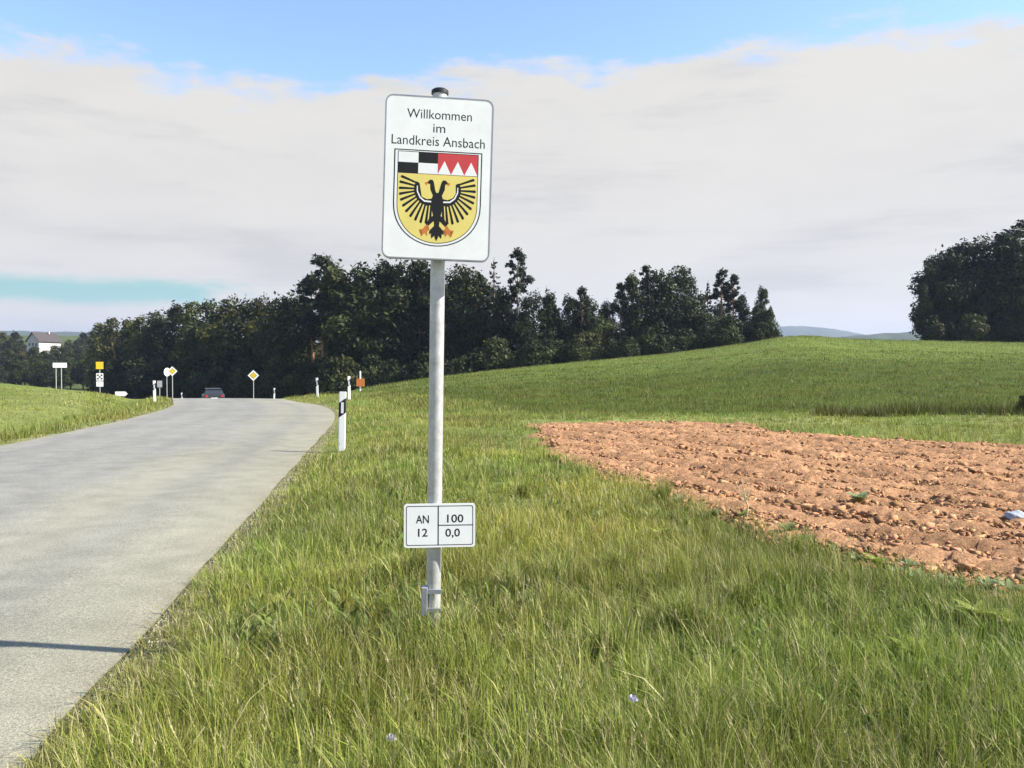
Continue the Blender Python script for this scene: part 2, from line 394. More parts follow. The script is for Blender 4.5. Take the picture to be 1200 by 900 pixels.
lay(np.clip(sstep(19.5, 20.8, Y) * (1 - sstep(22.4, 23.5, Y)) * (X > 0), 0, 1) * 0.8, PALE)
lay(sstep(2.4, 3.4, EDGE_L - S_) * (1 - sstep(5.0, 7.5, EDGE_L - S_)) * 0.75, PALE)
lay(sstep(9, 13, EDGE_L - S_), CROP * 1.0)
lay(np.clip(1 - np.abs(S_ - EDGE_R - 0.05) / 0.28, 0, 1), DRY); lay(np.clip(1 - np.abs(EDGE_L - S_ - 0.05) / 0.35, 0, 1), DRY)
lay(sstep(120, 200, Y) * 0.9, np.array([0.06, 0.075, 0.025]))
col = col * np.where(Y > 22, 1 + 0.16 * fbm(X, Y, 81, 3, 0.09), 1.0)[..., None]
g = obj('ground', gridmesh('ground', X, Y, Z, col.reshape(-1, 3)), M['ground']); tag(g, kind='structure')

tt = np.concatenate([np.linspace(-30, 60, 240), np.linspace(60.6, 220, 130)]); ss = np.concatenate([np.linspace(EDGE_L, EDGE_R - 0.5, 40), np.linspace(EDGE_R - 0.42, EDGE_R, 7)])
Sg, Tg = np.meshgrid(ss, tt)
wob = 0.03 * fbm(Tg, Tg * 0, 11, 4, 2.3)
Sg = Sg + np.where(Sg > EDGE_R - 0.02, wob, 0) + np.where(Sg < EDGE_L + 0.02, -wob, 0)
Sw = Sg - shift(Tg)
Xr = Sw * NR[0] + Tg * U[0]; Yr = Sw * NR[1] + Tg * U[1]
rc = np.tile(np.array([0.212, 0.206, 0.178]), (Sg.size, 1)).reshape(Sg.shape + (3,))
def rl(mk, c):
    global rc
    rc = rc * (1 - mk[..., None]) + np.array(c) * mk[..., None]
rl(0.75 * sstep(-4.2, -2.4, Sg + 0.5 * fbm(Xr, Yr, 15, 3, 0.5)), (0.235, 0.225, 0.162))
for c_ in (-2.3, -3.75, -4.75, -6.1): rl(0.45 * np.exp(-((Sg - c_ + 0.08 * fbm(Tg, Tg * 0, 17, 2, 0.3)) / 0.30) ** 2), (0.165, 0.163, 0.150))
rl(np.clip(0.8 * np.exp(-(EDGE_R - Sg) / 0.16) * (0.7 + 0.4 * fbm(Xr, Yr, 19, 3, 3.0)), 0, 0.9), (0.24, 0.22, 0.145)); rl(0.7 * np.exp(-(Sg - EDGE_L) / 0.2), (0.24, 0.22, 0.15))
Zr = base(Xr, Yr) + 0.012 + 0.03 * (1 - ((Sg - (EDGE_L + EDGE_R) / 2) / 2.8) ** 2)
road = obj('road', gridmesh('road', Xr, Yr, Zr, rc.reshape(-1, 3)), M['asphalt']); tag(road, kind='structure')
# ploughed patch
xs = np.arange(-0.6, 20, 0.055); ys = np.arange(-1, 21.6, 0.055)
Xs, Ys = np.meshgrid(xs, ys); sd = np.maximum(soil_sd(Xs, Ys) + 0.22 * fbm(Xs, Ys, 41, 4, 2.4), tip(Xs, Ys))
Zs = H(Xs, Ys) + 0.02 + (0.045 * fbm(Xs, Ys, 43, 4, 5.0) + 0.026 * np.abs(fbm(Xs, Ys, 44, 3, 14.0)) + 0.012 * rng.standard_normal(Xs.shape)) * sstep(0, 0.4, -sd) + 0.03 * np.sin((Xs * 0.8 + Ys * 0.55) * 9.0 + 2 * fbm(Xs, Ys, 47, 2, 1.0)) * sstep(0, 0.5, -sd) - 0.09 * sstep(-0.05, 0.25, sd)
SOILC = np.array([0.37, 0.203, 0.104])
sv_ = 1 + 0.20 * fbm(Xs, Ys, 51, 3, 2.5) + 0.10 * rng.standard_normal(Xs.shape)
sf = obj('ploughed_field', gridmesh('ploughed_field', Xs, Ys, Zs, (SOILC * sv_[..., None]).reshape(-1, 3), keep=(sd < 0.25) & (soil_sd(Xs, Ys) < 0.32)), M['soil']); tag(sf, kind='structure')

# clods: many small broken lumps of earth, too many to count
IV = np.array([(a_, b_, c_) for a_ in (-.62, .62) for b_ in (-.62, .62) for c_ in (-.62, .62)])
IT = np.array([(0, 1, 3), (0, 3, 2), (4, 6, 7), (4, 7, 5), (0, 4, 5), (0, 5, 1), (2, 3, 7), (2, 7, 6), (0, 2, 6), (0, 6, 4), (1, 5, 7), (1, 7, 3)])
def lumps(name, x, y, z, size, cols, m, flat=0.6):
    n = len(x); nv = len(IV)
    sc3 = np.stack([rng.uniform(0.7, 1.4, n), rng.uniform(0.7, 1.4, n), rng.uniform(0.5, 1.0, n) * flat / 0.6], 1)[:, None, :]
    th = rng.uniform(0, 6.28, n); c, s = np.cos(th)[:, None], np.sin(th)[:, None]
    P = (IV[None] + 0.38 * rng.standard_normal((n, nv, 3)).clip(-1.6, 1.6)) * sc3
    Px = P[..., 0] * c - P[..., 1] * s; Py = P[..., 0] * s + P[..., 1] * c
    V = np.stack([Px * size[:, None] + x[:, None], Py * size[:, None] + y[:, None], P[..., 2] * size[:, None] + z[:, None]], -1).reshape(-1, 3)
    T = (IT[None] + (np.arange(n) * nv)[:, None, None]).reshape(-1, 3)
    return obj(name, trimesh(name, V, T, np.repeat(cols, nv, 0)), m)
n = 84000
D = np.exp(rng.uniform(math.log(3.6), math.log(21), n)); px = rng.uniform(560, 1560, n); x, y = px2w(px, D)
sd = soil_sd(x, y) + 0.22 * fbm(x, y, 41, 4, 2.4); k = (sd < 0.06) & (tip(x, y) < 0.02) & (fbm(x, y, 61, 2, 3.0) > -0.9); x, y, D = x[k], y[k], D[k]
size = np.minimum(0.003 + 0.0055 * rng.gamma(0.6, 1.5, len(x)) * (1 + 0.06 * D), 0.042) * (1 + 0.3 * fbm(x, y, 63, 2, 1.5))
z = H(x, y) + 0.024 + 0.045 * fbm(x, y, 43, 4, 5.0)
cols = SOILC * rng.uniform(0.55, 1.25, (len(x), 1)) * (1 + 0.04 * rng.standard_normal((len(x), 3)))
o = lumps('soil_clods', x, y, z, size, cols, M['clod']); tag(o, 'loose reddish brown clods of earth covering the ploughed patch', 'soil', kind='stuff')

# gravel along the asphalt edge
n = 5000
t = np.exp(rng.uniform(math.log(2.0), math.log(34), n)); s = EDGE_R - shift(t) + 0.02 + np.abs(rng.normal(0, 0.07, n))
x = s * NR[0] + t * U[0]; y = s * NR[1] + t * U[1]
cols = np.array([0.30, 0.27, 0.19]) * rng.uniform(0.5, 1.2, (n, 1))
o = lumps('gravel', x, y, H(x, y) + 0.004, rng.uniform(0.003, 0.010, n), cols, M['gravel']); tag(o, 'pale grit and gravel along the edge of the asphalt', 'gravel', kind='stuff')

# ------------------------------------------------------------------ grass
def blades(x, y, z, h, wd, lean, az, seg, colr, curl=1.0):
    """curved tapering blades; returns vertices, triangles, colours"""
    n = len(x); lv = np.linspace(0, 1, seg + 1)
    fx, fy = np.cos(az), np.sin(az)                     # lean direction
    sx, sy = np.cos(az + rng.uniform(0.6, 2.4, n)), np.sin(az + rng.uniform(0.6, 2.4, n))
    nrm = np.hypot(sx, sy); sx, sy = sx / nrm, sy / nrm
    V = np.zeros((n, 2 * seg + 1, 3)); Cc = np.zeros((n, 2 * seg + 1, 3))
    for i, u in enumerate(lv):
        off = lean * h * (u ** (1.0 + curl)); zz_ = h * (u - 0.32 * lean * u ** 3)
        cx, cy, cz = x + fx * off, y + fy * off, z + zz_
        ww = wd * (1 - u ** 1.6) * 0.5 * (0.75 + 0.25 * min(1, u * 4))
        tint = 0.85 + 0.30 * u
        if i < seg:
            V[:, 2 * i] = np.stack([cx - sx * ww, cy - sy * ww, cz], 1); V[:, 2 * i + 1] = np.stack([cx + sx * ww, cy + sy * ww, cz], 1)
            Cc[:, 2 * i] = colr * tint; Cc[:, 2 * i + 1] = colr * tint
        else:
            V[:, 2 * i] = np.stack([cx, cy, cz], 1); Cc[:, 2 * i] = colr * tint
    tr = []
    for i in range(seg - 1): tr += [(2 * i, 2 * i + 1, 2 * i + 3), (2 * i, 2 * i + 3, 2 * i + 2)]
    tr.append((2 * seg - 2, 2 * seg - 1, 2 * seg))
    T = (np.array(tr)[None] + (np.arange(n) * (2 * seg + 1))[:, None, None])
    return V.reshape(-1, 3), T.reshape(-1, 3), Cc.reshape(-1, 3)
def join(parts):
    V, T, K = [], [], []; b = 0
    for v, t_, c in parts: V.append(v); T.append(t_ + b); K.append(c); b += len(v)
    return np.concatenate(V), np.concatenate(T), np.concatenate(K)
GREENS = np.array([[0.168, 0.216, 0.034], [0.218, 0.250, 0.046], [0.122, 0.166, 0.024], [0.270, 0.275, 0.078], [0.190, 0.228, 0.040]])
STRAW = np.array([0.42, 0.38, 0.18])
def grass(nclump, per, Dlo, Dhi, pxlo, pxhi, seg, hmul, keepf, spread=0.045, wmul=1.0, straw=0.13, dark=1.0):
    D = np.exp(rng.uniform(math.log(Dlo), math.log(Dhi), nclump)); px = rng.uniform(pxlo, pxhi, nclump)
    x, y = px2w(px, D); k = keepf(x, y); x, y, D = x[k], y[k], D[k]; m = len(x)
    tall = np.clip(0.72 + 0.50 * fbm(x, y, 71, 4, 1.6) + 0.28 * rng.standard_normal(m), 0.25, 2.0)
    hue = GREENS[rng.integers(0, len(GREENS), m)] * np.array([1.10, 1.06, 1.0]) * np.clip(1 + 0.42 * fbm(x, y, 73, 4, 1.3), 0.45, 1.8)[:, None] * np.stack([1 + 0.16 * fbm(x, y, 75, 2, 0.8), np.ones(m), np.ones(m)], 1) * dark
    sp = spread * (0.8 + 0.05 * D)
    x = np.repeat(x, per); y = np.repeat(y, per); D = np.repeat(D, per); tall = np.repeat(tall, per); hue = np.repeat(hue, per, 0); sp = np.repeat(sp, per); n = len(x)
    az = rng.uniform(0, 6.283, n); rr = np.abs(rng.normal(0, 1, n)) * sp
    x = x + np.cos(az) * rr; y = y + np.sin(az) * rr
    s, t = st(x, y); so_ = np.maximum(s + shift(t) - EDGE_R, EDGE_L - s - shift(t)); k = (so_ > 0.015 + 0.05 * rng.random(n)) & ((np.maximum(soil_sd(x, y), tip(x, y)) > -0.02 - 0.18 * rng.exponential(1.0, n) * (rng.random(n) < 0.35)))
    x, y, D, tall, hue, az, so_ = x[k], y[k], D[k], tall[k], hue[k], az[k], so_[k]; n = len(x)
    h = hmul * tall * rng.uniform(0.5, 1.25, n) * (0.5 + 0.5 * sstep(0.03, 0.6, so_))
    wd = (0.0026 + 0.0026 * rng.random(n)) * np.where(rng.random(n) < 0.12, 2.1, 1.0) * wmul * np.maximum(1.0, D / 5.5)
    lean = np.abs(rng.normal(0.35, 0.28, n)).clip(0, 1.25)
    cc = hue * rng.uniform(0.6, 1.4, (n, 1))
    st_ = rng.random(n) < straw * (1 + 1.6 * (so_ < 0.25)); cc[st_] = STRAW * rng.uniform(0.6, 1.15, (st_.sum(), 1))
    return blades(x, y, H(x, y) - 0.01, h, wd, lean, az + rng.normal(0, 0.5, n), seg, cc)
keepR = lambda x, y: (~roadmask(x, y, 0.0)) & ((soil_sd(x, y) > -0.45) | (x < 0.9)) & (y < 24.5 + 0.4 * fbm(x, y, 5, 2, 0.4)) 
def right(x, y): s, t = st(x, y); return keepR(x, y) & (s + shift(t) > EDGE_R)
parts = [grass(15000, 20, 1.25, 5.5, -150, 1420, 3, 0.20, right),
         grass(15000, 15, 5.2, 13, -100, 1350, 2, 0.17, right, spread=0.05),
         grass(9000, 14, 12.5, 25, 200, 1330, 1, 0.15, right, spread=0.05),
         grass(3200, 18, 1.25, 5.5, 1410, 2200, 2, 0.20, right, wmul=1.3)]
# dry thatch lying between the tufts, broad-leaved herbs, rank tufts round the pole
def local(n, cx, cy, r, hm, seg=3):
    a = rng.uniform(0, 6.28, n); q_ = r * np.sqrt(rng.random(n)); x = cx + np.cos(a) * q_; y = cy + np.sin(a) * q_
    cc = GREENS[rng.integers(0, 5, n)] * rng.uniform(0.6, 1.35, (n, 1)); k = rng.random(n) < 0.2; cc[k] = STRAW * rng.uniform(.6, 1.1, (k.sum(), 1))
    return blades(x, y, H(x, y) - .01, hm * rng.uniform(.45, 1.2, n), .0042 * (1 + rng.random(n)), np.abs(rng.normal(.35, .28, n)), rng.uniform(0, 6.28, n), seg, cc)
parts.append(local(900, px2w(506, 3.9)[0], 3.86, 0.20, 0.27)); parts.append(local(500, px2w(506, 3.9)[0] + .05, 3.62, 0.22, 0.23))
for i in range(46):
    D = math.exp(random.uniform(math.log(2.0), math.log(9))); cx, cy = px2w(random.uniform(60, 1250), D)
    if right(np.array([cx]), np.array([cy]))[0] and st(cx, cy)[0] > EDGE_R + .3 and soil_sd(np.array([cx]), np.array([cy]))[0] > .15: parts.append(local(random.randint(120, 320), cx, cy, random.uniform(.05, .14), random.uniform(.22, .36)))
n = 26000; D = np.exp(rng.uniform(math.log(1.4), math.log(9), n)); x, y = px2w(rng.uniform(-100, 1380, n), D); k = right(x, y); x, y = x[k], y[k]; n = len(x)
parts.append(blades(x, y, H(x, y) + rng.uniform(0, .05, n), rng.uniform(.02, .05, n), .004 + .003 * rng.random(n), rng.uniform(2, 4, n), rng.uniform(0, 6.28, n), 2, np.array([.30, .25, .12]) * rng.uniform(.5, 1.2, (n, 1)), .3))
n = 16000; D = np.exp(rng.uniform(math.log(1.5), math.log(11), n)); x, y = px2w(rng.uniform(-100, 1380, n), D); k = right(x, y) & (fbm(x, y, 77, 3, 1.9) > 0.25) & (soil_sd(x, y) > 0) & (st(x, y)[0] > EDGE_R + 0.45); x, y = x[k], y[k]; n = len(x)
parts.append(blades(x, y, H(x, y) + rng.uniform(.0, .05, n), rng.uniform(.05, .13, n), .020 + .022 * rng.random(n), rng.uniform(.4, 1.1, n), rng.uniform(0, 6.28, n), 3, np.array([.125, .175, .035]) * rng.uniform(.65, 1.35, (n, 1)), .8))
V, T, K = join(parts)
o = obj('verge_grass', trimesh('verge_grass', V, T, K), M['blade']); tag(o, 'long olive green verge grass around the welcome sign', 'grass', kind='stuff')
nT = len(T)
def stalks(x, y, hs, m_):
    n = len(x); az = rng.uniform(0, 6.28, n); cc = STRAW * rng.uniform(0.75, 1.15, (n, 1)); D = np.maximum(y, 1.0)
    z = H(x, y); lean = np.abs(rng.normal(0.2, 0.15, n))
    a = blades(x, y, z, hs, 0.0028 * np.maximum(1, D / 5), lean, az, 4, cc, 1.0)
    ps = [a]
    for q in range(7):                                  # seed head: short awns near the tip
        u = 0.78 + 0.03 * q; off = lean * hs * u ** 2
        ps.append(blades(x + np.cos(az) * off, y + np.sin(az) * off, z + hs * (u - 0.32 * lean * u ** 3), hs * 0.10, 0.006 * np.maximum(1, D / 5), np.full(n, 0.5), rng.uniform(0, 6.28, n), 1, cc * 0.9))
    return join(ps)
n = 1500; D = np.exp(rng.uniform(math.log(1.5), math.log(16), n)); x, y = px2w(rng.uniform(-100, 1350, n), D)
s, t = st(x, y); k = right(x, y) & (s + shift(t) > EDGE_R + 0.35) & (soil_sd(x, y) > 0.05); x, y = x[k], y[k]
V, T, K = stalks(x, y, rng.uniform(0.18, 0.40, len(x)), None)
o = obj('seed_stalks', trimesh('seed_stalks', V, T, K), M['blade']); tag(o, 'thin straw coloured seed stalks standing in the verge grass', 'grass', kind='stuff')
# road verge up to the crest, far verge, fields
def band(x, y):
    s, t = st(x, y); q = s + shift(t); return (~roadmask(x, y)) & (((q > EDGE_R) & (q < EDGE_R + 6)) | ((q < EDGE_L) & (q > EDGE_L - 9))) & (y > 11)
def leftv(x, y):
    s, t = st(x, y); q = s + shift(t); return (q < EDGE_L) & (q > EDGE_L - 2.6)
V, T, K = join([grass(9000, 10, 22, 46, 100, 620, 1, 0.16, band, spread=0.07, wmul=0.9),
                grass(7000, 9, 11, 40, -250, 330, 2, 0.26, leftv, spread=0.06, wmul=0.9, dark=0.85),
                grass(9000, 8, 14, 46, -250, 330, 1, 0.10, lambda x, y: st(x, y)[0] + shift(st(x, y)[1]) < EDGE_L - 2.2, spread=0.09, wmul=0.9, straw=0.12, dark=0.88)])
o = obj('roadside_grass', trimesh('roadside_grass', V, T, K), M['blade']); tag(o, 'mown grass on both shoulders of the road up to the crest', 'grass', kind='stuff')
def hillf(x, y):
    s, t = st(x, y); return (s + shift(t) > EDGE_R + 2.5) & (y > 24.3 + 0.4 * fbm(x, y, 5, 2, 0.4))
V, T, K = join([grass(24000, 7, 24, 75, 420, 1330, 1, 0.17, hillf, spread=0.11, wmul=0.8, straw=0.02, dark=0.52),
                grass(16000, 5, 70, 124, 430, 1330, 1, 0.22, lambda x, y: hillf(x, y) & (y < np.interp(600 + F * x / y, _px, _rD) + 4), spread=0.10, wmul=0.55, straw=0.02, dark=0.72),
                grass(1500, 9, 23.6, 25.2, 955, 1330, 1, 0.42, lambda x, y: y > 0, spread=0.05, wmul=0.8, straw=0.04, dark=0.34)])
o = obj('field_crop', trimesh('field_crop', V, T, K), M['blade']); tag(o, 'short green crop covering the slope below the woods', 'crop', kind='stuff')

# ------------------------------------------------------------------ welcome sign
DS = 3.9; kk = DS / F
def text(name, body, cx, base_y, width, m, parent, y, cap=None, bold=0.0):
    cu = bpy.data.curves.new(name, 'FONT'); cu.body = body; cu.align_x = 'CENTER'; cu.size = 1; cu.offset = bold; cu.resolution_u = 3
    o = bpy.data.objects.new(name, cu); C.objects.link(o); bpy.context.view_layer.update()
    me = bpy.data.meshes.new_from_object(o.evaluated_get(bpy.context.evaluated_depsgraph_get()))
    bpy.data.objects.remove(o)
    co = np.array([v.co[:] for v in me.vertices]); w0, w1 = co[:, 0].min(), co[:, 0].max()
    sx = width / (w1 - w0); sy = sx if cap is None else cap / 0.72
    for v in me.vertices: v.co = Vector(((v.co.x - (w0 + w1) / 2) * sx + cx, y, v.co.y * sy + base_y))
    me.update(); me.name = name
    return obj(name, me, m, parent)
def flat(name, polys, y, m, parent):
    bm = bmesh.new()
    for poly in polys:
        f = bm.faces.new([bm.verts.new((p[0], y, p[1])) for p in poly])
    bmesh.ops.triangulate(bm, faces=bm.faces)
    for f in bm.faces:
        f.normal_update()
        if f.normal.y > 0: f.normal_flip()
    return bmobj(name, bm, m, parent, normals=False)
def rrect(w_, h_, r, n=5, cx=0, cz=0):
    p = []
    for (sx, sz, a0) in ((1, 1, 0), (-1, 1, 90), (-1, -1, 180), (1, -1, 270)):
        for i in range(n + 1):
            a = R(a0 + 90 * i / n); p.append((cx + sx * (w_ / 2 - r) + r * math.cos(a), cz + sz * (h_ / 2 - r) + r * math.sin(a)))
    return p
def ring(name, outer, inner, y, m, parent):
    n = len(outer); v = [(p[0], y, p[1]) for p in outer] + [(p[0], y, p[1]) for p in inner]
    f = [(i, n + i, n + (i + 1) % n, (i + 1) % n) for i in range(n)]
    return obj(name, pymesh(name, v, f), m, parent)

sx_, sy_ = px2w(506.5, DS); sz_ = G(sx_, sy_) 
sign = empty('welcome_sign', (sx_, sy_, sz_)); sign.rotation_euler = (0, R(0.85), 0)
tag(sign, 'white district welcome sign with double eagle crest on a galvanised pole in grass', 'sign')
zt = lambda py: EYE + (HOR - py) / F * DS - sz_
bm = bmesh.new(); tube(bm, [(0, 0, -0.3), (0, 0, zt(112))], 0.035, 28); bmobj('pole', bm, M['zinc'], sign, True)
bm = bmesh.new(); tube(bm, [(0, 0, zt(113)), (0, 0, zt(109)), (0, 0, zt(107))], [0.041, 0.041, 0.030], 20); bmobj('pole_cap', bm, M['cap'], sign, True)
# lower earth bracket: flat plate and U-bolt at the foot of the pole
bm = bmesh.new(); box(bm, (-0.040, -0.020, zt(704)), (0.030, 0.050, 0.135), bev=0.003); box(bm, (0.004, -0.0405, zt(692)), (0.075, 0.006, 0.022), bev=0.001); box(bm, (0.004, -0.0405, zt(714)), (0.075, 0.006, 0.022), bev=0.001)
bmobj('foot_bracket', bm, M['zincdark'], sign)
# panel
pc = Vector((0.002, -0.072, zt(215)))
panel = empty('tmp', (0, 0, 0)); bpy.data.objects.remove(panel)
kk *= 0.98; PW, PH = 124 * kk, 187.5 * kk
bm = bmesh.new(); prism(bm, rrect(PW, PH, 0.035), -0.012, 0.012)
panel = bmobj('sign_panel', bm, M['white'], sign, True)
panel.location = pc; panel.rotation_euler = (0, R(0.9), R(6.0))
ring('panel_rim', rrect(PW + 0.006, PH + 0.006, 0.038), rrect(PW - 0.008, PH - 0.008, 0.031), -0.0124, M['zincdark'], panel)
bm = bmesh.new()
po, pi_ = rrect(PW + 0.006, PH + 0.006, 0.038), rrect(PW + 0.001, PH + 0.001, 0.0355); nn = len(po)
vo = [[bm.verts.new((p[0], y, p[1])) for p in q] for q in (po, pi_) for y in (-0.0126, 0.016)]
for i in range(nn):
    j = (i + 1) % nn
    bm.faces.new((vo[0][i], vo[1][i], vo[1][j], vo[0][j])); bm.faces.new((vo[2][i], vo[2][j], vo[3][j], vo[3][i])); bm.faces.new((vo[1][i], vo[3][i], vo[3][j], vo[1][j]))
bmobj('edge_trim', bm, M['zincdark'], panel)
for zc in (0.27, -0.27):
    bm = bmesh.new(); box(bm, (0, 0.038, zc), (0.30, 0.03, 0.045), bev=0.003); bmobj('back_rail', bm, M['zinc'], panel)
    bm = bmesh.new(); tube(bm, [(-0.002, 0.075, zc - 0.02), (-0.002, 0.075, zc + 0.02)], 0.046, 24); bmobj('clamp', bm, M['zincdark'], panel, True)
q = lambda px, py: ((px - 516) * kk, (213 - py) * kk)
tx = lambda b, cx, by, wd, cap: text('lettering', b, q(cx, 0)[0], q(0, by)[1], wd * kk, M['black'], panel, -0.0122, cap * kk, 0.0)
tx('Willkommen', 516, 144.5, 75, 11); tx('im', 516, 160, 14, 11); tx('Landkreis Ansbach', 515.5, 175.5, 108, 11.5)
def shield(w_, top, bot, shy):
    """outline: straight sides then a half-round base; list of (px, py)"""
    p = [(516 - w_, top), (516 - w_, shy)]
    for i in range(1, 24):
        a = math.pi * i / 24; p.append((516 - w_ * math.cos(a), shy + (bot - shy) * math.sin(a) ** 0.92))
    p += [(516 + w_, shy), (516 + w_, top)]
    return p
def qp(pp): return [q(*p) for p in pp]
flat('shield_outline', [qp(shield(51.0, 181.0, 292.0, 243))], -0.0122, M['black'], panel)
flat('shield_margin', [qp(shield(49.6, 182.3, 290.8, 243))], -0.0124, M['white'], panel)
flat('shield_line', [qp(shield(46.8, 183.2, 288.6, 243))], -0.0126, M['black'], panel)
flat('gold_field', [qp(shield(46.0, 208.8, 287.8, 243))], -0.0128, M['gold'], panel)
flat('white_quarter', [qp([(470, 184), (493, 184), (493, 196), (470, 196)]), qp([(493, 196), (515.5, 196), (515.5, 208.2), (493, 208.2)])], -0.0128, M['white'], panel)
flat('red_field', [qp([(515.5, 184), (562, 184), (562, 208.2), (515.5, 208.2)])], -0.0128, M['red'], panel)
flat('white_points', [qp([(515.5 + 15.5 * i, 208.2), (515.5 + 15.5 * (i + .5), 192.5), (515.5 + 15.5 * (i + 1), 208.2)]) for i in range(3)], -0.0130, M['white'], panel)
def mir(pp): return [(1032 - a, b) for a, b in pp][::-1]
E = []
body = [(511.5, 231), (516, 229.5), (520.5, 231), (523, 238), (522, 250), (519.5, 260), (519, 268), (513, 268), (512.5, 260), (510, 250), (509, 238)]
E.append(body)
neck = [(511.2, 234), (507.6, 226), (507.4, 220), (505, 219.3), (503.2, 220.6), (504.4, 217.4), (507, 214.8), (510, 215), (511.6, 217.6), (511.6, 223), (515, 230.5), (515, 236)]
arm = [(513, 243), (505, 245.5), (497, 242.5), (491.5, 236.5), (488.8, 229), (489, 222), (491.5, 217.5), (495, 219.2), (494, 224), (494.6, 229.5), (498, 235), (504, 237.6), (513, 236)]
tips = [(473, 212.5), (471.5, 219), (471, 226.5), (471.5, 233.5), (473, 240.5), (475.8, 247.5), (479.8, 254), (485, 259.5), (491, 263.5), (497.5, 266), (503.8, 266.5), (508.8, 263)]
roots = [(491, 219), (489.4, 222.5), (489, 226), (489.2, 229.2), (490, 232.4), (491.6, 235.6), (493.6, 238.4), (496.2, 240.8), (499.2, 242.6), (502.4, 243.8), (505.8, 244.3), (509.2, 243.6)]
E.append(neck); E.append(mir(neck)); E.append(arm); E.append(mir(arm))
for (ax, ay), (bx, by) in zip(roots, tips):
    dx, dy = bx - ax, by - ay; l = math.hypot(dx, dy); nx, ny = -dy / l, dx / l
    f = [(ax + nx * 1.0, ay + ny * 1.0), (ax + dx * .6 + nx * 1.6, ay + dy * .6 + ny * 1.6), (bx - dx * .06 + nx * 1.9, by - dy * .06 + ny * 1.9), (bx, by), (bx - dx * .06 - nx * 1.2, by - dy * .06 - ny * 1.2), (ax + dx * .6 - nx * 1.0, ay + dy * .6 - ny * 1.0), (ax - nx * 1.0, ay - ny * 1.0)]
    E.append(f); E.append(mir(f))
for ang, ln in ((-38, 14), (-20, 17), (0, 19), (20, 17), (38, 14)):
    c, s = math.cos(R(ang)), math.sin(R(ang)); f = [(-1.4, 0), (-2.2, ln * .75), (0, ln), (2.2, ln * .75), (1.4, 0)]
    E.append([(516 + a * c + b * s, 267 - a * s + b * c) for a, b in f])
thigh = [(512, 256), (507, 260), (503.5, 267), (506, 269), (511, 264), (514, 262)]
E.append(thigh); E.append(mir(thigh))
eg = flat('eagle', [qp(f) for f in E], -0.0130, M['black'], panel)
for i, v in enumerate(eg.data.vertices): v.co.y -= 0.00001 * (i % 9)
foot = [(505.8, 267), (503.8, 267.5), (500.5, 272), (496, 273), (500, 275), (499, 281), (502.5, 276.5), (505.5, 280.5), (505.4, 275), (508, 272.5), (505.4, 271)]
for f_ in (foot, mir(foot)): flat('talon', [qp(f_)], -0.0133, M['orange'], panel)
beak = [(504.6, 217.3), (501.2, 218.2), (503, 221.4), (504.6, 219.8)]
for f_ in (beak, mir(beak)): flat('beak', [qp(f_)], -0.0133, M['orange'], panel)
for i in range(2):                                        # silver crescents along the wings
    cr = [(509, 241.2), (501, 240.8), (495.4, 236.4), (492, 229), (492, 222.5), (493, 222.5), (493.4, 228.6), (496.6, 235.2), (501.6, 239), (509, 239.4)]
for f_ in (cr, mir(cr)): flat('wing_bar', [qp(f_)], -0.0133, M['white'], panel)
# kilometre plate
kk /= 0.98
pl_w, pl_h = 82.5 * kk, 51 * kk
bm = bmesh.new(); prism(bm, rrect(pl_w, pl_h, 0.014), -0.002, 0.002)
plate = bmobj('kilometre_plate', bm, M['white'], sign, True); plate.location = (0.030, -0.048, zt(614)); plate.rotation_euler = (0, R(-0.6), R(6))
q2 = lambda px, py: ((px - 514) * kk, (614 - py) * kk)
def bar(name, x0, y0, x1, y1): return flat(name, [[q2(x0, y0), q2(x1, y0), q2(x1, y1), q2(x0, y1)]], -0.0023, M['black'], plate)
ring('border_line', rrect(pl_w - 0.020, pl_h - 0.020, 0.010), rrect(pl_w - 0.027, pl_h - 0.027, 0.008), -0.0023, M['black'], plate)
bar('divider', 511.6, 590.8, 512.9, 637.2); bar('cross_line', 512.9, 613.2, 552, 614.3)
for b, cx, by, wd in (('AN', 494, 611, 15), ('12', 494.5, 626.5, 11), ('100', 532, 610.5, 19), ('0,0', 529, 627, 17)):
    text('lettering', b, q2(cx, 0)[0], q2(0, by)[1], wd * kk, M['black'], plate, -0.0023, 9.5 * kk, 0.012)
bm = bmesh.new(); box(bm, (0, 0.012, 0), (0.16, 0.016, 0.03), bev=0.002); bmobj('plate_bracket', bm, M['zincdark'], plate)

# ------------------------------------------------------------------ delineator posts
def delineator():
    r = empty('delineator_post', (0, 0, 0))
    prof = [(-0.06, -0.012), (-0.045, -0.022), (0.045, -0.022), (0.06, -0.012), (0.052, 0.03), (0.02, 0.058), (-0.02, 0.058), (-0.052, 0.03)]
    def seg(bm, z0f, z1f, grow=0.0, off=0.0):
        a = [bm.verts.new((x * (1 + grow), y * (1 + grow) - off, z0f(x, y))) for x, y in prof]; b = [bm.verts.new((x * (1 + grow), y * (1 + grow) - off, z1f(x, y))) for x, y in prof]
        n = len(prof)
        for i in range(n): bm.faces.new((a[i], a[(i + 1) % n], b[(i + 1) % n], b[i]))
        bm.faces.new(a[::-1]); bm.faces.new(b)
    bm = bmesh.new(); seg(bm, lambda x, y: -0.2, lambda x, y: 1.0 - 1.0 * max(0, y + 0.02)); bmobj('body', bm, M['plastic'], r)
    bm = bmesh.new(); seg(bm, lambda x, y: 0.60 + x * 0.75, lambda x, y: 0.85 + x * 0.75, 0.03, 0.0); b = bmobj('black_band', bm, M['cap'], r)
    bm = bmesh.new(); box(bm, (0, -0.0265, 0.725), (0.042, 0.006, 0.18), bev=0.002); bmobj('reflector', bm, M['reflector'], r)
    return r
dp = delineator()
DG = 'delineator posts along the road'
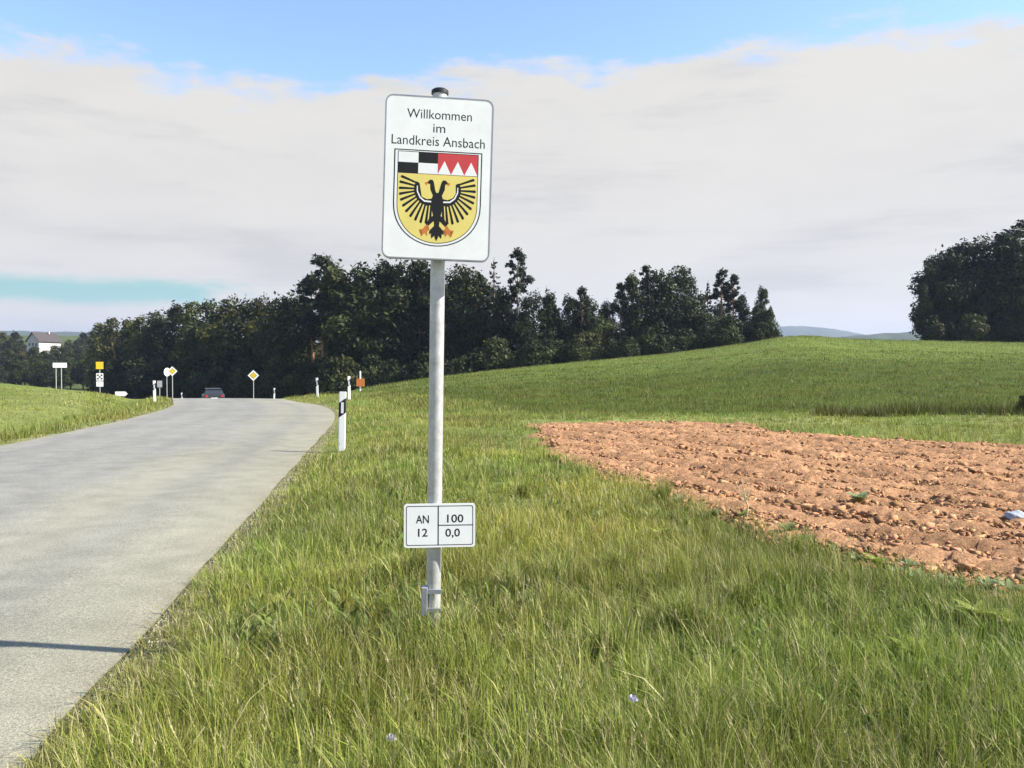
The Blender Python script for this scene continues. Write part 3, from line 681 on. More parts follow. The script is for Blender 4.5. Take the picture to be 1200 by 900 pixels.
posts = [(400, 13.6, 'white delineator post with black band beside the asphalt, before the crest', -4),
         (409, 34, 'white delineator post by the road bend, beside the orange marker', 8),
         (372, 41, 'white delineator post on the crest where the asphalt bends away', -6),
         (181, 36, 'lone white delineator post in grass on the ditch side of the road', 5),
         (321, 60, 'white delineator post just beyond the crest beside the single diamond sign', 0),
         (262, 93, 'white delineator post beyond the crest beside the dark car', 0),
         (227, 120, 'tiny white delineator post far beyond the crest on the outer bend', 0),
         (213, 70, 'white delineator post beyond the crest next to the paired signs', 0),
         (172, 100, 'small distant white delineator post beside the lone ditch side post', 0)]
for i, (px, D, lab, rz) in enumerate(posts):
    o = dp if i == 0 else copy_tree(dp)
    x, y = px2w(px, D); o.location = (x, y, G(x, y)); o.rotation_euler = (R(random.uniform(-1.5, 1.5)), R(1.2 if i == 0 else random.uniform(-2, 2)), R(9 + rz))
    tag(o, lab, 'post', DG)

# ------------------------------------------------------------------ traffic signs beyond the crest
def pole_to(parent, top, r=0.03, x=0.0):
    bm = bmesh.new(); tube(bm, [(x, 0, -0.3), (x, 0, top)], r, 10); return bmobj('pole', bm, M['zinc'], parent, True)
def diamond_sign(px, py, D, diag, rz, lab):
    x, y = px2w(px, D); gz_ = G(x, y); r = empty('priority_sign', (x, y, gz_), rz); zc = EYE + (HOR - py) / F * D - gz_
    pole_to(r, zc + diag * 0.35)
    def dia(s, y0, y1, n, m, par):
        bm = bmesh.new(); prism(bm, [(0, zc - s), (s, zc), (0, zc + s), (-s, zc)], y0, y1); return bmobj(n, bm, m, par)
    p = dia(diag / 2, -0.045, -0.035, 'plate', M['white'], r); dia(diag / 2 * 0.60, -0.049, -0.046, 'yellow_field', M['yellow'], p)
    dia(diag / 2 * 0.66, -0.0465, -0.0455, 'black_line', M['black'], p)
    tag(r, lab, 'sign'); return r
diamond_sign(297, 440, 70, 0.95, R(8), 'white edged diamond priority sign standing alone beyond the crest')
diamond_sign(202, 435, 66, 0.80, R(10), 'diamond priority sign beside a narrow edge-on sign, beyond the crest')
x, y = px2w(195.5, 70); gz_ = G(x, y); r = empty('side_road_sign', (x, y, gz_), R(68)); zc = EYE + (HOR - 436) / F * 70 - gz_
pole_to(r, zc + 0.3); bm = bmesh.new(); prism(bm, [(0.36 * math.cos(a * math.pi / 8), zc + 0.36 * math.sin(a * math.pi / 8)) for a in range(16)], -0.045, -0.035); bmobj('plate', bm, M['white'], r)
tag(r, 'narrow edge-on round sign on pole left of diamond sign beyond crest', 'sign')
r['label'] = 'round sign seen nearly edge-on, sharing the spot with a diamond sign'
x, y = px2w(187, 74); gz_ = G(x, y); r = empty('small_sign', (x, y, gz_), R(20)); zc = EYE + (HOR - 450) / F * 74 - gz_
pole_to(r, zc + 0.2); bm = bmesh.new(); box(bm, (0, -0.04, zc), (0.42, 0.012, 0.6), bev=0.004); bmobj('plate', bm, M['zincdark'], r); tag(r, 'small grey plate on a short pole near the paired signs', 'sign')
# stacked sign post
x, y = px2w(117, 78); gz_ = G(x, y); r = empty('stacked_sign', (x, y, gz_), R(14)); zf = lambda py: EYE + (HOR - py) / F * 78 - gz_
pole_to(r, zf(425), 0.035)
for nme, p0, p1, m_, wd in (('yellow_plate', 424, 432.5, 'yellow', 0.66), ('dark_plate', 437.5, 446, 'white', 0.62), ('white_plate', 447, 453, 'white', 0.62)):
    z0, z1 = zf(p1), zf(p0); bm = bmesh.new(); box(bm, (0, -0.045, (z0 + z1) / 2), (wd, 0.012, z1 - z0), bev=0.004); p = bmobj(nme, bm, M[m_], r)
    if nme == 'dark_plate':
        for cx_, cz_ in ((-0.16, 0.17), (0.16, 0.17), (0.0, 0.0), (-0.16, -0.17), (0.16, -0.17)):
            bm = bmesh.new(); box(bm, (cx_, -0.053, (z0 + z1) / 2 + cz_), (0.17, 0.004, 0.15)); bmobj('black_field', bm, M['black'], p)
tag(r, 'sign post with a yellow plate above two white plates, by the field edge', 'sign')
# twin-legged board
x, y = px2w(69.5, 62); gz_ = G(x, y); r = empty('twin_post_board', (x, y, gz_), R(20)); zf = lambda py: EYE + (HOR - py) / F * 62 - gz_
for xx in (-0.22, 0.14): pole_to(r, zf(426), 0.03, xx)
bm = bmesh.new(); box(bm, (0.05, -0.045, zf(428)), (0.95, 0.02, 0.36), bev=0.004); bmobj('board', bm, M['white'], r); tag(r, 'small white board on two thin posts at the field edge', 'sign')
# arrow shaped direction board
x, y = px2w(142, 60); gz_ = G(x, y); r = empty('direction_board', (x, y, gz_), R(10)); zc = EYE + (HOR - 461.5) / F * 60 - gz_
for xx in (-0.2, 0.15): pole_to(r, zc + 0.15, 0.025, xx)
bm = bmesh.new(); prism(bm, [(-0.42, zc - 0.17), (0.28, zc - 0.17), (0.45, zc), (0.28, zc + 0.17), (-0.42, zc + 0.17)], -0.04, -0.025); bmobj('board', bm, M['white'], r)
tag(r, 'low white arrow shaped board just behind the field crest', 'sign')
# orange marker
x, y = px2w(422, 52); gz_ = G(x, y); r = empty('marker_post', (x, y, gz_), R(5))
bm = bmesh.new(); tube(bm, [(0, 0, -0.2), (0, 0, 1.20), (0, 0, 1.30)], [0.055, 0.055, 0.03], 12); bmobj('post', bm, M['plastic'], r, True)
bm = bmesh.new(); box(bm, (0.03, -0.075, 0.55), (0.52, 0.03, 0.5), bev=0.008); bmobj('plate', bm, M['orange'], r)
tag(r, 'orange plate on a white marker post at the edge of the green slope', 'marker')

# ------------------------------------------------------------------ car beyond the crest
x, y = px2w(249, 72); car = empty('car', (x, y, float(base(np.array([x]), np.array([y]))[0]) + 0.03), R(24))
tag(car, 'dark estate car driving away beyond the crest of the road', 'car')
secs = [(-2.15, 0.30, 0.95, 0.78), (-2.05, 0.25, 1.02, 0.86), (-1.0, 0.22, 1.0, 0.89), (0.6, 0.22, 0.97, 0.89), (1.0, 0.22, 0.94, 0.88), (1.9, 0.25, 0.80, 0.84), (2.15, 0.32, 0.62, 0.74)]
bm = bmesh.new(); rings_ = []
for (yy, z0, z1, hw) in secs:
    rings_.append([bm.verts.new(p) for p in ((-hw * .92, yy, z0), (-hw, yy, z0 + .2), (-hw, yy, z1 - .12), (-hw * .9, yy, z1), (hw * .9, yy, z1), (hw, yy, z1 - .12), (hw, yy, z0 + .2), (hw * .92, yy, z0))])
for a, b in zip(rings_, rings_[1:]):
    for i in range(8): bm.faces.new((a[i], a[(i + 1) % 8], b[(i + 1) % 8], b[i]))
bm.faces.new(rings_[0]); bm.faces.new(rings_[-1][::-1]); bmobj('body', bm, M['carpaint'], car, True)
def hexa(nm, pts, m_):
    bm = bmesh.new(); v = [bm.verts.new(p) for p in pts]
    for f in ((0, 1, 2, 3), (7, 6, 5, 4), (0, 4, 5, 1), (1, 5, 6, 2), (2, 6, 7, 3), (3, 7, 4, 0)): bm.faces.new([v[i] for i in f])
    return bmobj(nm, bm, m_, car)
hexa('glasshouse', [(-.79, -2.0, .98), (.79, -2.0, .98), (.79, 1.0, .94), (-.79, 1.0, .94), (-.63, -1.6, 1.40), (.63, -1.6, 1.40), (.63, .25, 1.41), (-.63, .25, 1.41)], M['glass'])
hexa('roof', [(-.65, -1.72, 1.395), (.65, -1.72, 1.395), (.65, .28, 1.405), (-.65, .28, 1.405), (-.58, -1.6, 1.46), (.58, -1.6, 1.46), (.58, .1, 1.47), (-.58, .1, 1.47)], M['carpaint'])
for sx in (-1, 1):
    for yy in (-1.35, 1.35):
        bm = bmesh.new(); tube(bm, [(sx * .68, yy, .32), (sx * .89, yy, .32)], .32, 20); wl = bmobj('wheel', bm, M['tyre'], car, True)
        bm = bmesh.new(); tube(bm, [(sx * .885, yy, .32), (sx * .902, yy, .32)], .20, 16); bmobj('rim', bm, M['zinc'], wl, True)
    bm = bmesh.new(); box(bm, (sx * .64, -2.13, .80), (.22, .10, .16), bev=.02); bmobj('tail_light', bm, M['lampred'], car)
bm = bmesh.new(); box(bm, (0, -2.16, .62), (.52, .02, .11)); bmobj('number_plate', bm, M['white'], car)
bm = bmesh.new(); box(bm, (0, -2.17, .42), (1.5, .08, .16), bev=.03); bmobj('bumper', bm, M['cap'], car)

# ------------------------------------------------------------------ trees
LC = []
def leafcloud(cent, rad, n, size, shell=0.72, up=0.2, flat_=1.0):
    """n small bent leaf-clump faces spread through ellipsoids; cent (k,3), rad (k,3)"""
    k = len(cent); vol = rad.prod(1) ** 0.75; which = rng.choice(k, n, p=vol / vol.sum())
    d = rng.standard_normal((n, 3)); d /= np.linalg.norm(d, axis=1)[:, None]; d[:, 2] = d[:, 2] * 0.9 + 0.1
    r = shell + (1 - shell) * rng.random((n, 1)) ** 0.7; r = np.where(rng.random((n, 1)) < 0.25, rng.random((n, 1)), r)
    r = r * (1 + 0.13 * rng.standard_normal((n, 1)))
    P = cent[which] + d * r * rad[which]
    nn = d + 0.8 * rng.standard_normal((n, 3)); nn[:, 2] += up; nn /= np.linalg.norm(nn, axis=1)[:, None]
    a = np.cross(nn, rng.standard_normal((n, 3))); a /= np.linalg.norm(a, axis=1)[:, None]; b = np.cross(nn, a)
    sz = size * rng.uniform(0.35, 1.35, (n, 1)); as_ = rng.uniform(0.5, 1.0, (n, 1)) * flat_
    cl_ = 0.62 + 0.76 * rng.random(k)[which] ; shade_ = cl_ * rng.uniform(0.6, 1.45, n)  # random leaf tone; lighter and darker lobes paint sunlit clumps into the colour
    LC.clear(); LC.append(np.repeat(np.stack([shade_ * (0.92 + 0.2 * rng.random(n)), shade_, shade_ * 0.9], 1), 4, 0))
    V = np.stack([P - a * sz, P + b * sz * as_ * 0.6 - nn * sz * .12, P + a * sz, P - b * sz * as_ * 0.6 - nn * sz * .12], 1).reshape(-1, 3)
    i = np.arange(n) * 4
    T = np.concatenate([np.stack([i, i + 1, i + 2], 1), np.stack([i, i + 2, i + 3], 1)])
    return V, T
def limb_mesh(name, trunk, limbs):
    bm = bmesh.new(); tube(bm, trunk[0], trunk[1], 9)
    for p, r in limbs: tube(bm, p, r, 6)
    bmesh.ops.recalc_face_normals(bm, faces=bm.faces); me = bpy.data.meshes.new(name); bm.to_mesh(me); bm.free()
    me.polygons.foreach_set('use_smooth', [True] * len(me.polygons)); return me
def make_broad(hgt, wid, low, nlobe, n, leafm, lean=0.0, size=0.34):
    """broadleaf: trunk with limbs, uneven lobes; unit height scaled by the object"""
    cents, rads = [], []
    for i in range(nlobe):
        u = (i + random.random()) / nlobe; zc = low + (hgt - low) * (0.12 + 0.80 * u)
        env = wid * math.sin(math.pi * min(0.97, 0.22 + 0.70 * u)) ** 0.7
        a = random.uniform(0, 6.28) + i * 2.4; rr = env * random.uniform(0.35, 0.78)
        rd = random.uniform(0.24, 0.46) * wid * (1.1 - 0.35 * u)
        cents.append((math.cos(a) * rr + lean * u, math.sin(a) * rr, zc)); rads.append((rd, rd, rd * random.uniform(0.65, 1.05)))
    cents.append((lean, 0, hgt - 0.16 * (hgt - low))); rads.append((wid * .34, wid * .34, 0.16 * (hgt - low)))
    cents.append((0, 0, low + (hgt - low) * .45)); rads.append((wid * .62, wid * .62, (hgt - low) * .36))
    cents, rads = np.array(cents), np.array(rads)
    V, T = leafcloud(cents, rads, n, size)
    crown = trimesh('crown', V, T, LC[0]); crown.materials.append(leafm)
    tr = [(0, 0, -0.8), (0.05, 0, hgt * .2), (-0.1 + lean * .3, 0.05, hgt * .5), (lean * .7, 0, hgt * .82)]
    lim = []
    for c in cents[:nlobe]:
        z0 = max(low * 0.9, c[2] - random.uniform(1.5, 3.0)); p0 = (lean * z0 / hgt * .7, 0, z0)
        lim.append(([p0, ((p0[0] + c[0]) / 2, c[1] / 2, (z0 + c[2]) / 2 + .3), tuple(c)], [0.13, 0.09, 0.03]))
    return crown, limb_mesh('trunk', (tr, [0.36, 0.28, 0.2, 0.05]), lim)
def make_pine(hgt, low, wid, n, size=0.30):
    cents, rads = [], []; k = random.randint(18, 24)
    for i in range(k):
        u = (i + .5) / k; a = i * 2.4 + random.uniform(-.5, .5); rr = wid * random.uniform(0.3, 0.9) * (1.0 - 0.65 * u)
        rd = wid * random.uniform(.20, .44) * (1.0 - .35 * u)
        cents.append((math.cos(a) * rr, math.sin(a) * rr, low + (hgt - low) * (0.05 + .88 * u))); rads.append((rd, rd, rd * random.uniform(.5, 1.0)))
    cents.append((0, 0, hgt - .9)); rads.append((wid * .3, wid * .3, .9))
    cents, rads = np.array(cents), np.array(rads)
    V, T = leafcloud(cents, rads, n, size, shell=0.25); crown = trimesh('crown', V, T, LC[0]); crown.materials.append(M['needle'])
    lim = [([(0, 0, c[2] - .7), (c[0] * .6, c[1] * .6, c[2] - .25), tuple(c)], [.08, .06, .02]) for c in cents[:k]]
    for i in range(6):                                     # dead snags under the crown
        a = random.uniform(0, 6.28); z0 = low * random.uniform(.5, .95); lim.append(([(0, 0, z0), (math.cos(a) * .9, math.sin(a) * .9, z0 + .15)], [.04, .012]))
    return crown, limb_mesh('trunk', ([(0, 0, -.8), (.1, 0, hgt * .35), (-.08, 0, hgt * .7), (0, 0, hgt - .4)], [.28, .22, .16, .04]), lim)
def make_spruce(hgt, wid, n, size=0.30):
    P, Tn = [], []; k = 26; cents, rads = [], []
    for i in range(k):
        u = i / k; zc = 1.2 + (hgt - 1.6) * u; r0 = wid * (1 - u) ** 0.85 + .15; m_ = max(3, int(8 * (1 - u)))
        for j in range(m_):
            a = 6.283 * j / m_ + i * 1.1 + random.uniform(-.3, .3); rr = r0 * random.uniform(.5, .8)
            cents.append((math.cos(a) * rr, math.sin(a) * rr, zc - .25 * rr + random.uniform(-.2, .2))); rads.append((r0 * .36 + .1, r0 * .36 + .1, .22 + .07 * r0))
    cents, rads = np.array(cents), np.array(rads)
    V, T = leafcloud(cents, rads, n, size, shell=.4); crown = trimesh('crown', V, T, LC[0]); crown.materials.append(M['needle'])
    return crown, limb_mesh('trunk', ([(0, 0, -.8), (0, 0, hgt * .5), (0, 0, hgt - .1)], [.30, .18, .03]), [])
KIND = {}
def reg(kind, h, cr, tm):
    tm[1].materials.append(tm and M[cr]); KIND.setdefault(kind, []).append((h, tm[0], tm[1]))
for hgt, wid, low, nl, n_ in ((18, 4.8, 2.2, 15, 6500), (18, 5.6, 1.6, 18, 7500), (18, 4.0, 2.6, 13, 5500), (18, 6.4, 1.2, 20, 8000)):
    reg('broad', 18, 'bark', make_broad(hgt, wid, low, nl, n_, M['leaf'], random.uniform(-.8, .8)))
for wid, nl, n_ in ((5.0, 14, 5500), (4.2, 12, 4500)):
    reg('light', 18, 'bark', make_broad(18, wid, 1.2, nl, n_, M['leaf2'], random.uniform(-.8, .8)))
for low, wid, n_ in ((9, 3.4, 3000), (11, 2.9, 2400), (7.5, 3.8, 3400)):
    reg('pine', 18, 'pinebark', make_pine(18, low, wid, n_))
for wid in (3.2, 2.6): reg('spruce', 18, 'bark', make_spruce(18, wid, 5200))
reg('slim', 18, 'palebark', make_pine(18, 11.0, 2.3, 2400, 0.24))
for wid, nl, n_ in ((9.0, 12, 4200), (11.0, 14, 5000)):
    reg('shrub', 18, 'bark', make_broad(18, wid, 0.2, nl, n_, M['leaf'], 0.0, 0.75))
LAB = {'broad': 'dense dark broadleaf tree in the copse behind the road crest',
       'light': 'lighter yellowish green broadleaf tree at the valley end of the copse',
       'pine': 'tall dark pine with a ragged crown rising out of the copse',
       'spruce': 'dark pointed spruce standing in the copse',
       'slim': 'tall slender pine with bare pale trunk overtopping the whole copse',
       'shrub': 'low dark bush at the foot of the copse'}
NM = {'broad': 'broadleaf_tree', 'light': 'broadleaf_tree', 'pine': 'pine_tree', 'spruce': 'spruce_tree', 'slim': 'pine_tree', 'shrub': 'bush'}
def plant(kind, px, ytop, D, wide=1.0, label=None, group=None, cat=None, row='edge'):
    h0, cr, tk = random.choice(KIND[kind]); x, y = px2w(px, D); z = G(x, y); h = EYE + (HOR - ytop) / F * D - z
    z -= 0.9 if kind == 'shrub' and D > 50 else 0.0
    r = empty(NM[kind], (x, y, z), random.uniform(0, 6.28)); s = h / h0; r.scale = (s * wide, s * wide, s)
    obj('trunk', tk, None, r); obj('crown', cr, None, r)
    g_ = group
    if not label:
        where = ('at the valley end of the copse' if px < 235 else 'of the copse behind the road crest' if px < 400 else 'in the high middle of the copse' if px < 600 else 'on the low saddle of the copse' if px < 720 else 'near the ridge end of the copse')
        size = 'tall' if h > 21 else 'mid-sized' if h > 15 else 'short'
        what = {'broad': 'dark broadleaf tree', 'light': 'yellowish green broadleaf tree', 'pine': 'ragged pine', 'spruce': 'pointed spruce', 'shrub': 'dark bush'}[kind]
        label = ('low %s fringing the foot %s' % (what, where.replace('at the', 'of the').replace('in the', 'of the').replace('on the', 'of the').replace('near the', 'of the')) if kind == 'shrub' else '%s %s %s' % (size, what, where) if row == 'edge' else '%s %s deep inside, %s' % (size, what, where))
        g_ = (what + 'es ' if kind == 'shrub' else what + 's ') + where + (' inner row' if row != 'edge' else '') + ' ' + size
    tag(r, label, cat or ('bush' if kind == 'shrub' else 'tree'), g_); return r
# skyline of the copse, from the valley end to the far end of the ridge
front = [('light', 116, 378, 205, 1), ('light', 132, 372, 200, 1), ('broad', 150, 374, 195, 1), ('light', 168, 368, 190, 1), ('broad', 186, 363, 186, 1.1), ('broad', 206, 355, 180, 1),
         ('light', 225, 353, 176, 1.1), ('broad', 246, 351, 170, 1.1), ('light', 270, 347, 165, 1.1), ('broad', 292, 350, 160, 1), ('light', 308, 345, 160, .9), ('broad', 330, 347, 152, 1), ('broad', 350, 340, 150, 1),
         ('pine', 366, 322, 146, 1), ('pine', 380, 299, 143, 1.25), ('broad', 398, 309, 140, 1), ('broad', 420, 308, 138, 1.1), ('broad', 446, 303, 138, 1), ('broad', 470, 306, 138, 1.1), ('pine', 492, 304, 138, 1.2), ('broad', 514, 308, 136, 1),
         ('broad', 536, 309, 136, 1), ('broad', 556, 317, 136, .9), ('spruce', 579, 301, 134, 1), ('broad', 592, 335, 132, .9), ('broad', 626, 341, 130, .9), ('broad', 645, 342, 130, .9), ('spruce', 640, 334, 131, .9),
         ('broad', 664, 346, 130, .9), ('pine', 682, 336, 130, 1), ('broad', 694, 349, 132, .9), ('broad', 712, 352, 134, .8), ('pine', 727, 331, 134, .9), ('broad', 742, 320, 134, .9), ('pine', 757, 311, 135, 1), ('broad', 772, 316, 135, 1), ('broad', 793, 310, 136, 1),
         ('broad', 812, 338, 136, .9), ('spruce', 829, 328, 138, .9), ('pine', 845, 315, 138, 1), ('pine', 859, 321, 138, .9), ('broad', 872, 345, 138, .8), ('broad', 890, 336, 136, .75)]
for k_, px, yt, D, wd in front: plant(k_, px, yt, D, wd)
plant('slim', 607, 290, 131, 1.0, LAB['slim'])
plant('shrub', 906, 381, 126, .8)
plant('broad', 902, 358, 134, .5, 'slim broadleaf tree ending the copse above the open ridge')
# rows behind fill the copse
for px in range(130, 890, 21):
    yt = np.interp(px, [130, 250, 350, 380, 550, 620, 710, 780, 830, 890], [385, 366, 352, 322, 322, 350, 358, 330, 345, 350]) + random.uniform(0, 10)
    plant(random.choice(['broad', 'broad', 'pine', 'spruce']), px + random.uniform(-6, 6), yt, np.interp(px, [130, 400, 890], [225, 158, 152]) + random.uniform(-4, 8), 1.05, row='inner')
for px in range(118, 905, 16):
    D = np.interp(px, [120, 250, 360, 520, 700, 905], [185, 156, 134, 124, 121, 126]); rid = np.interp(px, _px, _rid)
    plant('shrub', px + random.uniform(-6, 6), min(rid, 455) - random.uniform(20, 46), D + random.uniform(-2, 4), random.uniform(.8, 1.1))
# far slope at the valley end
for i in range(78):
    row = i % 3; px = -110 + i * 3.4 + random.uniform(-4, 4); D = (250, 310, 400)[row] + random.uniform(-20, 20)
    yt = (422, 408, 393)[row] + random.uniform(-7, 6)
    if row == 2 and 36 < px < 72: yt = 405
    k_ = 'light' if i % 4 == 0 else 'broad'
    plant(k_, px, yt, D, 1.35, ('light green' if k_ == 'light' else 'dark') + (' tree low on the far slope beyond the left field', ' tree halfway up the far slope below the house', ' tree high on the far slope beside the white house')[row], ('light' if k_ == 'light' else 'dark') + (' trees low on the far slope', ' trees halfway up the far slope', ' trees high on the far slope')[row])
for px, yt in ((40, 409), (52, 411), (64, 408)): plant('broad', px, yt, 335, 1.2, 'dark tree standing right below the white house', 'trees below the white house')
# wood on the right
W = [('broad', 1091, 300, 128, .8), ('broad', 1083, 330, 126, .6), ('broad', 1108, 291, 128, .9), ('broad', 1128, 283, 128, 1), ('pine', 1120, 289, 130, 1), ('broad', 1150, 276, 128, 1), ('broad', 1172, 273, 126, 1), ('pine', 1184, 268, 128, 1.2), ('broad', 1196, 270, 126, 1), ('pine', 1203, 257, 128, 1.2), ('broad', 1222, 262, 126, 1), ('broad', 1248, 258, 126, 1.1), ('broad', 1276, 262, 126, 1), ('broad', 1305, 256, 126, 1.1)]
WL = {'broad': 'dark broadleaf tree of the separate wood on the open hilltop', 'pine': 'pine poking out of the separate wood on the open hilltop', 'shrub': 'low dark bush at the foot of the hilltop wood'}
WG = {'broad': 'broadleaf trees of the hilltop wood', 'pine': 'pines of the hilltop wood', 'shrub': 'bushes of the hilltop wood'}
for k_, px, yt, D, wd in W: plant(k_, px, yt, D, wd, WL[k_], WG[k_])
for px in range(1102, 1320, 22): plant('broad', px, 296 + random.uniform(-8, 10), 140 + random.uniform(-3, 4), 1.1, WL['broad'], WG['broad'])
for px in range(1092, 1320, 22): plant('shrub', px, 366 + random.uniform(-10, 8), 123 + random.uniform(-1, 2), random.uniform(.8, 1.1), WL['shrub'], WG['shrub'])
# bush at the field ditch
x, y = px2w(1201, 24.3); r = plant('shrub', 1201, 463, 24.4, 1.0, 'single dark bush at the end of the ditch below the crop slope', None)

# house on the far slope
x, y = px2w(52, 380); hz = G(x, y); zt2 = lambda py: EYE + (HOR - py) / F * 380
ho = empty('white_house', (x, y, hz), R(-18)); tag(ho, 'white rendered house with dark gabled roof on the far slope', 'house')
e = zt2(400) - hz; rd_ = zt2(391) - hz
bm = bmesh.new(); prism(bm, [(-3.6, -2), (3.6, -2), (3.6, e), (0, rd_), (-3.6, e)], -6, 6)
for v in bm.verts: v.co = Vector((v.co.x, v.co.y, v.co.z))
bmobj('wall', bm, M['house'], ho)
bm = bmesh.new()
for s in (-1, 1):
    a = [(s * 4.2, e - .5), (0, rd_ + .12), (0, rd_ + .42), (s * 4.2, e - .2)]; prism(bm, a, -6.6, 6.6)
rf = bmobj('roof', bm, M['tile'], ho)
bm = bmesh.new(); box(bm, (0.8, 2, rd_ + .5), (.6, .6, 1.4)); bmobj('chimney', bm, M['house'], rf)
for zc in (e - 1.6, e - 4.4):
    for xx in (-2, 0, 2):
        bm = bmesh.new(); box(bm, (xx, -6.02, zc), (1.0, .1, 1.3)); bmobj('window', bm, M['glass'], ho)
    for yy in (-4, -1, 2, 4.6):
        bm = bmesh.new(); box(bm, (-3.62, yy, zc), (.1, 1.0, 1.3)); bmobj('window', bm, M['glass'], ho)

# ------------------------------------------------------------------ distant hills
def hill(name, D, prof, depth, rough):
    """long ridge: crest profile given as photo columns/rows at distance D"""
    pxs = np.linspace(prof[0][0], prof[-1][0], 160); yy = np.interp(pxs, [p[0] for p in prof], [p[1] for p in prof])
    v = np.linspace(-1, 1, 21); PX, Vv = np.meshgrid(pxs, v)
    zc = EYE + (HOR - np.interp(PX, pxs, yy)) / F * D
    Xh = (PX - 600) / F * D; Yh = D + Vv * depth + 0 * PX
    Zh = -30 + (zc + 30) * np.cos(Vv * math.pi / 2) ** 0.8 + rough * fbm(Xh, Yh, 91, 4, 0.02) * np.cos(Vv * math.pi / 2)
    o = obj(name, gridmesh(name, Xh, Yh, Zh), M['hill']); tag(o, kind='structure'); return o
hill('distant_hill', 3600, [(700, 425), (820, 400), (880, 388), (910, 383), (945, 382), (975, 387), (1010, 394), (1080, 402), (1250, 420)], 500, 6)
hill('wooded_ridge', 1500, [(880, 425), (940, 404), (985, 393), (1020, 392), (1060, 390), (1110, 391), (1200, 396), (1400, 415)], 160, 6)
hill('distant_hills', 2600, [(-400, 415), (-200, 396), (-60, 389), (40, 388), (110, 391), (180, 395), (300, 408), (420, 425)], 400, 6)

# ------------------------------------------------------------------ small plants and stones in the verge
def weed(px, D, nleaf, ln, wd, colr, lab, grp=None):
    x, y = px2w(px, D); z = G(x, y); V, T = [], []
    cols = []
    for i in range(nleaf):
        a = i * 2.4 + random.uniform(-.4, .4); L_ = ln * random.uniform(.6, 1.15); el = random.uniform(.75, 1.45); b0 = len(V)
        for j in range(6):
            u = j / 5; r_ = L_ * u * math.cos(el * (1 - .5 * u)); h_ = L_ * (math.sin(el) * u - .45 * u * u * math.sin(el)); ww = wd * math.sin(math.pi * (0.08 + .92 * u) ** .8) * .5 + .0008
            px_, py_ = -math.sin(a), math.cos(a)
            for sg, dz in ((-1, .15 * ww), (0, -.1 * ww), (1, .15 * ww)): V.append((math.cos(a) * r_ + px_ * ww * sg, math.sin(a) * r_ + py_ * ww * sg, h_ + dz)); cols.append(np.array(colr) * random.uniform(.85, 1.1))
        for j in range(5):
            for q_ in (0, 1):
                A = b0 + 3 * j + q_; T += [(A, A + 1, A + 4), (A, A + 4, A + 3)]
    o = obj('leafy_weed', trimesh('leafy_weed', V, T, np.array(cols)), M['leafw']); o.location = (x, y, z + (.05 if nleaf > 18 else .02)); tag(o, lab, 'weed', grp)
YG = (0.21, 0.245, 0.030); MG = (0.15, 0.19, 0.05); PG = (0.24, 0.28, 0.12)
def atrow(py): return EYE * F / (py - HOR)
weed(1152, atrow(742), 26, .17, .07, YG, 'large yellow green leafy weed in the grass below the ploughed patch')
weed(1192, atrow(752), 22, .16, .065, YG, 'second yellow green leafy weed crowding the large one')
weed(1075, atrow(782), 20, .15, .06, YG, 'medium yellow green rosette weed in the long grass')
weed(985, atrow(764), 14, .14, .055, YG, 'small yellow green rosette weed in the long grass')
weed(775, atrow(633), 14, .14, .055, YG, 'small yellow green weed in the grass before the ploughed patch tip')
weed(1030, atrow(668), 14, .14, .055, YG, 'small yellow green weed at the border of the clods')
weed(1008, atrow(590), 18, .20, .07, PG, 'pale green weed growing alone among the clods')
for px, py in ((945, 640), (975, 650), (1005, 660), (1050, 678), (1080, 688), (1105, 690), (1130, 694), (1160, 698), (1185, 702), (1065, 668), (1120, 700), (1090, 700), (870, 612), (840, 606), (795, 592), (925, 628)):
    weed(px + random.uniform(-5, 5), atrow(py + random.uniform(-3, 4)), 14, random.uniform(.08, .15), .035, PG if random.random() < .55 else MG, 'low leafy weed along the border between grass and clods', 'weeds along the border of the ploughed patch')
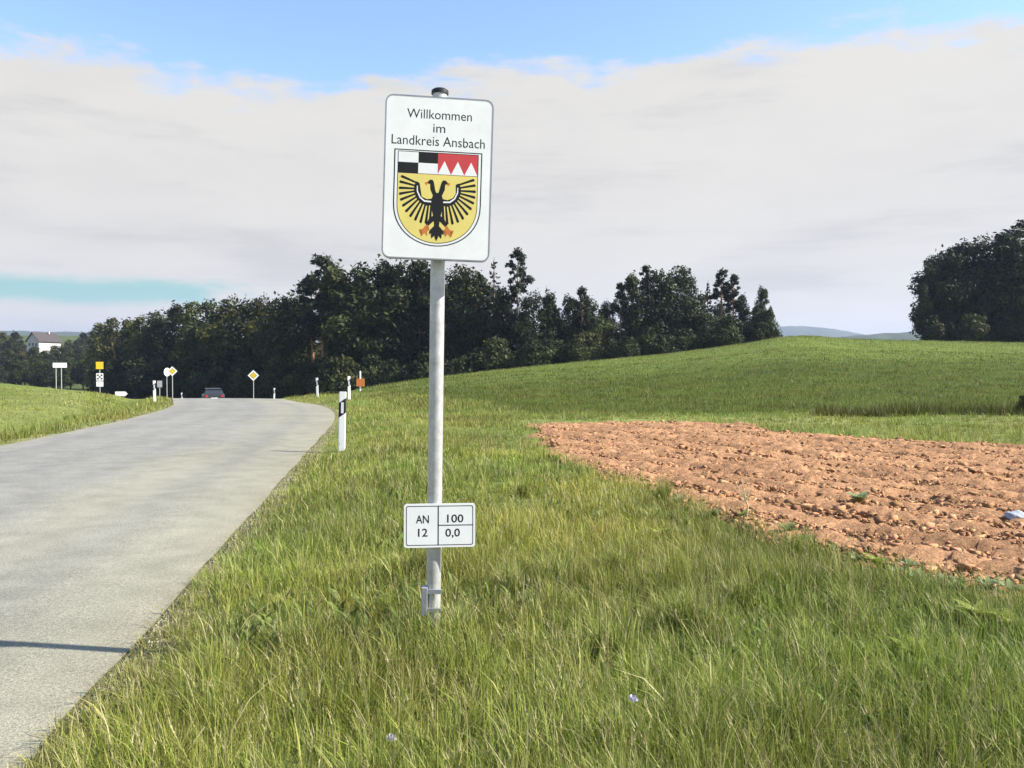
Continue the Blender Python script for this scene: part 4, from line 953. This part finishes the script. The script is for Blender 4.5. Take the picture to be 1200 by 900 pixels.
def flower(px, py, D, lab):
    x, y = px2w(px, D); z = G(x, y); h = EYE + (HOR - py) / F * D - z
    r = empty('wild_flower', (x, y, z)); bm = bmesh.new(); tube(bm, [(0.02, 0, 0), (0.012, 0, h * .5), (0, 0, h)], [.0022, .002, .0016], 6); bmobj('stem', bm, M['stem'], r)
    V, T = [], []
    for i in range(60):
        a = i * 2.4; el = math.asin(min(1, .05 + i / 60)); d = Vector((math.cos(a) * math.cos(el), math.sin(a) * math.cos(el), math.sin(el))); p = d.cross(Vector((0, 0, 1))); p = p.normalized() if p.length > .01 else Vector((1, 0, 0)); b0 = len(V)
        V += [tuple(d * .004 + p * .0015), tuple(d * .004 - p * .0015), tuple(d * random.uniform(.016, .022) - p * .003), tuple(d * random.uniform(.016, .022) + p * .003)]; T += [(b0, b0 + 1, b0 + 2), (b0, b0 + 2, b0 + 3)]
    hd = obj('flower_head', trimesh('flower_head', V, T), M['petal'], r); hd.location = (0, 0, h); tag(r, lab, 'flower')
flower(743, 824, 3.0, 'pale lilac flower head standing clear above the grass'); flower(457, 871, 2.75, 'pale lilac flower head low in the dense grass')
x, y = px2w(876, 7.6); r = empty('dry_stalk', (x, y, G(x, y))); tag(r, 'forked pale dry stalk at the corner of the ploughed patch', 'stalk')
bm = bmesh.new(); tube(bm, [(0, 0, 0), (.01, 0, .15), (-.03, 0, .26)], [.010, .008, .005], 7); bmobj('stem', bm, M['straw'], r, True)
for dx, h_ in ((-.10, .36), (-.05, .40), (.03, .34)):
    bm = bmesh.new(); tube(bm, [(-.005, 0, .18), (dx * .5, 0, h_ * .75), (dx, .01, h_)], [.006, .005, .002], 6); bmobj('branch', bm, M['straw'], r, True)
bm = bmesh.new(); bmesh.ops.create_icosphere(bm, subdivisions=3, radius=1)
for v in bm.verts:
    f_ = 1 + .16 * math.sin(v.co.x * 4.1 + 1) * math.cos(v.co.y * 3.7) + .1 * math.sin(v.co.z * 6 + v.co.x * 5); v.co = Vector((v.co.x * .10 * f_, v.co.y * .07 * f_, v.co.z * .055 * f_))
o = bmobj('stone', bm, M['stone'], None, True); x, y = px2w(1192, 7.5); o.location = (x, y, G(x, y) + .05); tag(o, 'bluish grey stone lying on the reddish clods', 'stone')

# ------------------------------------------------------------------ air
bm = bmesh.new(); box(bm, (0, 1850, 90), (9900, 6500, 260))
hzm = bpy.data.materials.new('haze'); hzm.use_nodes = True; n = hzm.node_tree.nodes; n.clear()
om = n.new('ShaderNodeOutputMaterial'); pv = n.new('ShaderNodeVolumePrincipled'); pv.inputs['Color'].default_value = (0.62, 0.74, 1.0, 1); pv.inputs['Density'].default_value = 0.00014; pv.inputs['Anisotropy'].default_value = 0.2
hzm.node_tree.links.new(pv.outputs[0], om.inputs['Volume'])
o = bmobj('haze', bm, hzm); tag(o, 'thin bluish summer haze over the fields and hills', 'haze', kind='stuff')
